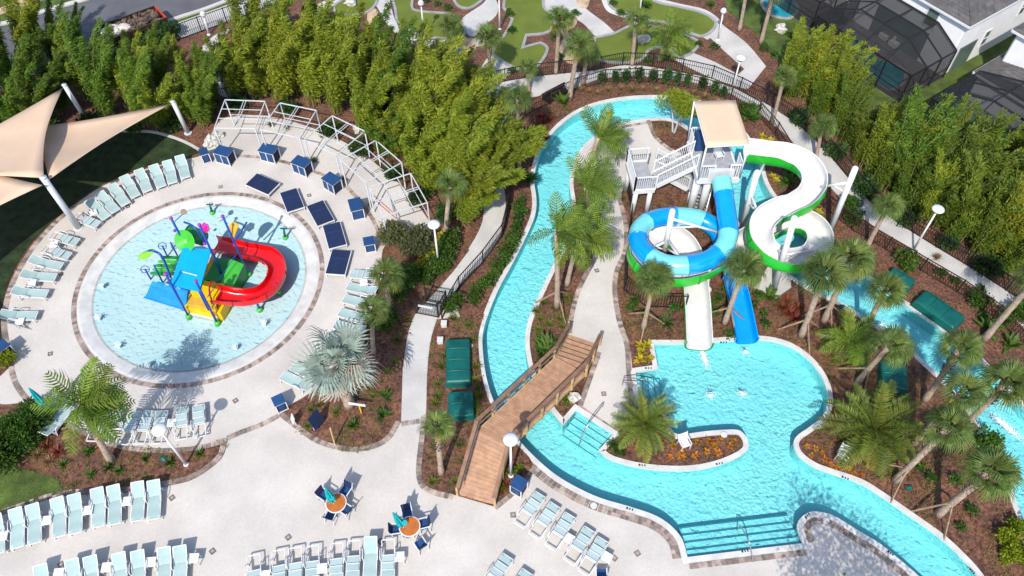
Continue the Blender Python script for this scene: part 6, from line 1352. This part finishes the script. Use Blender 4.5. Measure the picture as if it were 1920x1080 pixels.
plants('tuft', 'grass_tuft', [(1005,585),(1012,600),(1030,610),(1040,580),(1018,640),(1030,655),(1010,620),(1050,600),(1045,640),(1020,570),(1062,560),(1055,615)], 'low tuft in the bed between river and island walkway, {}', 'grass tuft', 'tufts in the palm bed on the island', .75)
plants('broad', 'broadleaf_plant', [(1020,668),(1025,655),(1055,195),(1405,225),(1415,212),(990,340),(1485,330),(1475,345),(1880,605),(1850,620),(1892,650),(1440,560)], 'broad leaved green plant in a mulch bed, {}', 'plant', 'broad leaved plants')
plants('hedge', 'hedge_shrub', [(886,570),(893,556),(905,545),(915,535),(925,520),(935,503),(945,490),(950,478),(958,462),(965,450),(970,435),(973,418),(975,402),(978,388),(855,572),(845,583)], 'rounded green hedge shrub along the fence left of the river, {}', 'shrub', 'hedge along the left river fence', .85)
plants('column', 'column_shrub', [(1127,162),(1152,161),(1172,160),(1194,159),(1222,160),(1248,162),(1267,163),(1286,166),(1314,173),(1336,181),(1353,188)], 'narrow dark shrub in the row behind the upper river, {}', 'shrub', 'narrow shrubs along the upper fence', .95)
plants('straw', 'straw_grass', [(1090,172),(1105,175),(1120,178),(1140,172),(1165,170),(1185,172),(1205,170),(1230,172),(1300,178),(1320,185),(1345,195),(1385,215),(1395,228),(75,855),(95,868),(60,850),(1690,478),(1755,486)], 'straw coloured ornamental grass by the fences, {}', 'ornamental grass', 'straw coloured grasses', .8)
plants('red', 'russet_grass', [(1015,235),(1030,228),(1020,248),(1008,255),(1025,262),(1015,222),(1010,275),(995,290),(1003,265),(90,840),(110,850),(1480,590),(1495,580),(1465,580),(1490,600),(1475,565)], 'russet ornamental grass clump, {}', 'ornamental grass', 'russet grasses', 1.0)
plants('croton', 'croton', [(1262,838),(1278,850),(1288,832),(1308,830),(1330,828),(1350,827),(1376,828),(1368,838),(1325,848),(1345,850),(1303,855),(1278,858),(1256,858),(1338,838)], 'orange leaved croton on the planted island, {}', 'croton', 'orange crotons on the island', .72)
plants('croton', 'croton', [(1512,838),(1528,842),(1520,855),(1545,862),(1556,872),(1570,878),(1590,880),(1600,888),(1540,850),(1615,892)], 'orange leaved croton under the big date palm, {}', 'croton', 'orange crotons under the date palm', .6)
plants('yellow', 'yellow_rosette', [(1201,650),(1215,649),(1205,662),(1200,676),(1215,675),(1430,258),(1440,266),(1452,340),(1448,332),(1530,400),(1428,270)], 'yellow leaved rosette plant in the slide beds, {}', 'plant', 'yellow rosettes by the slides')
plants('ylplant', 'yellow_shrub', [(795,488),(805,478),(812,472),(828,450),(822,460),(790,500),(836,440)], 'yellow flowering shrub near the lamp post, {}', 'shrub', 'yellow shrubs near the lamp post', .8)
plants('lime', 'lime_plant', [(905,785),(893,742),(898,730),(893,765),(900,900),(945,890),(965,885),(975,880),(940,915),(1065,755),(1060,748),(1880,1055),(1875,1000)], 'lime green low plant in the river side beds, {}', 'plant', 'lime green low plants', .6)
plants('redlow', 'red_flowering_plant', [(944,902),(938,925),(950,912)], 'red flowering plant beside the footbridge foot, {}', 'plant', 'red flowers at the bridge foot', .6)
plants('low', 'low_shrub', [(1180,580),(1190,570),(1205,590),(1345,560),(1360,545),(1420,555),(1410,575),(1340,590),(1430,590),(1365,630),(1435,610),(1265,582),(1335,570),(1150,840),(1160,850),(1840,880),(1790,905),(1820,960),(1800,990),(1720,880),(1745,900),(1700,510),(1760,515),(1790,530),(1835,545),(1840,600),(1860,610)], 'low green shrub in the beds around the slides and right river, {}', 'shrub', 'low shrubs around the slides')
plants('dkbush', 'leafy_shrub', [(760,540),(775,520),(795,530),(810,510),(745,560),(830,500),(840,480),(850,460),(720,610),(735,600),(1835,835),(1850,845),(1690,500),(1830,575),(1900,590),(1390,215),(1590,395),(1600,420)], 'dark leafy shrub in the planting, {}', 'shrub', 'leafy shrubs in the planting', .85)
plants('bigolive', 'olive_bush', [(775,470),(745,455)], 'grey green bush beside the cabana end, {}', 'bush', 'grey green bushes by the cabana')
plants('big', 'dense_bush', [(35,825),(75,800),(10,850)], 'dense dark green bush at the left edge, {}', 'bush', 'dense bushes at the left edge', .9)
plants('ybush', 'lime_bush', [(1895,1030),(1910,1000),(1925,1050),(8,682)], 'bright lime bush in a bed corner, {}', 'bush', 'bright lime bushes', .75)
plants('under', 'understorey_shrub', [(100,235),(180,240),(260,245),(330,245),(390,215),(300,90),(270,80),(320,70),(240,90),(620,250),(680,285),(740,330),(790,380),(840,410),(900,260),(880,230),(1500,230),(1560,290),(1620,360),(1700,420),(1770,460),(1850,515),(1640,40+300),(450,205),(540,215)], 'dark shrub growing at the foot of the bamboo, {}', 'shrub', 'shrubs at the foot of the bamboo', 1.0)
plants('low', 'low_shrub', [(1040,70),(1050,110),(960,60),(955,30),(1150,10),(1165,30),(1080,30),(1310,85),(1340,92),(1210,15),(1330,12),(800,5),(820,12),(840,20),(1430,95),(1450,105),(1480,70),(960,135),(1215,118),(1250,112)], 'low green plant in the golf course mulch, {}', 'shrub', 'low plants on the golf course', 1.2)
plants('tuft', 'dry_tuft', [(508,236),(538,242),(605,256),(632,260),(690,290),(712,308),(760,345),(775,365),(590,303),(645,338),(695,385)], 'dry brown tuft between the cabana frames, {}', 'grass tuft', 'dry tufts between cabana frames', .7)
# small tree by the tower and a broad tree outside the picture whose shade falls on the deck
def tree(base, h, r_, label, leaf, seed, n=5200, multi=3, cz=0.66):
    B_ = G(*base); rg = random.Random(seed); o = thing('small_tree', (B_.x, B_.y, 0.02), label, 'tree'); tr = MB(); ends = []
    for k in range(multi):
        a = 6.283*k/multi+rg.random(); e = Vector((r_*0.35*math.cos(a), r_*0.35*math.sin(a), h*0.6)); tr.tube([Vector((0.08*math.cos(a), 0.08*math.sin(a), 0)), e*0.5+Vector((0, 0, 0.1)), e], [0.06+0.01*h/3, 0.05, 0.03], 6)
        for j in range(3): b2 = e+rv(rg)*r_*0.5+up*h*0.12; tr.tube([e, b2], [0.03, 0.012], 5); ends.append(b2)
    for v in tr.v: v += ORG[o.name]
    tr.build('trunk', M['greywhite'] if multi > 1 else M['bark'], o)
    lf = MB(); cl = [(e+rv(rg)*r_*0.3, r_*rg.uniform(.28, .42)) for e in ends for _ in range(3)]
    for k in range(n): c, s_ = cl[rg.randrange(len(cl))]; v = rv(rg).normalized()*rg.random()**0.4; leaf_quad(lf, c+Vector((v.x*s_, v.y*s_, v.z*s_*.7)), v+rv(rg)+WIND*.3, rv(rg)+up, rg.uniform(.14, .24), rg.uniform(.03, .05))
    inst('crown', mesh_only(lf, 'crown_mesh', leaf), o, Matrix())
tree((1263,248), 3.5, 1.45, 'small lime green tree with pale stems beside the slide tower', M['limeleaf'], 3)
tree((1525,1400), 12.0, 3.6, 'broad tree below the picture edge shading the bottom right deck', M['shrub'], 8, 3600)
tree((1640,1400), 11.0, 3.0, 'second tree below the picture edge shading the deck corner', M['shrub'], 9, 2200)
# ------------------------------------------------------------------ ground cover and fallen leaves on the mulch
from mathutils import noise as mnoise
def scatter(name, label, m_, n, regs, holes, size, seed, thr, flatness):
    rg = random.Random(seed); mb = MB(); boxes = []
    for poly in regs:
        xs = [p.x for p in poly]; ys = [p.y for p in poly]; boxes.append((min(xs), max(xs), min(ys), max(ys), abs(area(poly))))
    tot = sum(b[4] for b in boxes)
    for poly, b in zip(regs, boxes):
        want = int(n*b[4]/tot); tries = 0
        while want > 0 and tries < n*6:
            tries += 1; p = Vector((rg.uniform(b[0], b[1]), rg.uniform(b[2], b[3])))
            if mnoise.noise((p.x*0.55+seed, p.y*0.55, seed*3.1)) < thr or not inside(p, poly) or any(inside(p, h) for h in holes): continue
            for k in range(rg.randint(2, 6)):
                a = rg.random()*6.283; e = rg.uniform(0.0, 1.3)*(1-flatness); d = Vector((math.cos(a)*math.cos(e), math.sin(a)*math.cos(e), math.sin(e)+0.02))
                leaf_quad(mb, Vector((p.x+rg.gauss(0, .09), p.y+rg.gauss(0, .09), 0.085)), d, up+rv(rg)*0.4, size*rg.uniform(.6, 1.4), size*0.16*rg.uniform(.7, 1.4))
            want -= 1
    o = mb.build(name, m_, loc=(0, 0, 0)); o['kind'] = 'stuff'; tag(o, label, 'ground cover')
right_bank = PG([(1420,240),(1445,330),(1500,405),(1560,465),(1640,522),(1735,590),(1800,640),(1870,700),(1940,770),(1960,680),(1880,612),(1780,545),(1690,490),(1600,440),(1530,385),(1480,310)])
upper_bank = PG([(1000,300),(1015,262),(1045,232),(1085,206),(1130,190),(1240,178),(1340,195),(1335,186),(1240,165),(1150,160),(1080,185),(1010,215),(975,260),(968,330),(975,400),(940,470),(900,540),(870,575),(840,600),(895,620),(930,530),(985,430)])
dk = [d2, [G(*p).to_2d() for p in ((1413,540),(1440,500),(1480,520),(1483,540),(1452,562))]]
path_px = PG(p1)
regs = [offset(IS, 0.35), bed_mid, bed_river, bed_left, right_bank, upper_bank]
holes_ = dk+[WOi for WOi in ()]+[PG(lawn), path_px]
scatter('ground_cover', 'sparse olive ground cover growing through the mulch beds', M['tuft'], 2600, regs, holes_, 0.13, 3, 0.08, 0.2)
scatter('leaf_litter', 'fallen straw coloured leaves and fronds on the mulch', M['strawgrass'], 2200, regs, holes_, 0.11, 9, 0.0, 0.85)
scatter('dark_leaf_litter', 'dark fallen leaves scattered over the mulch', M['redgrass'], 1500, regs, holes_, 0.11, 21, -0.1, 0.8)
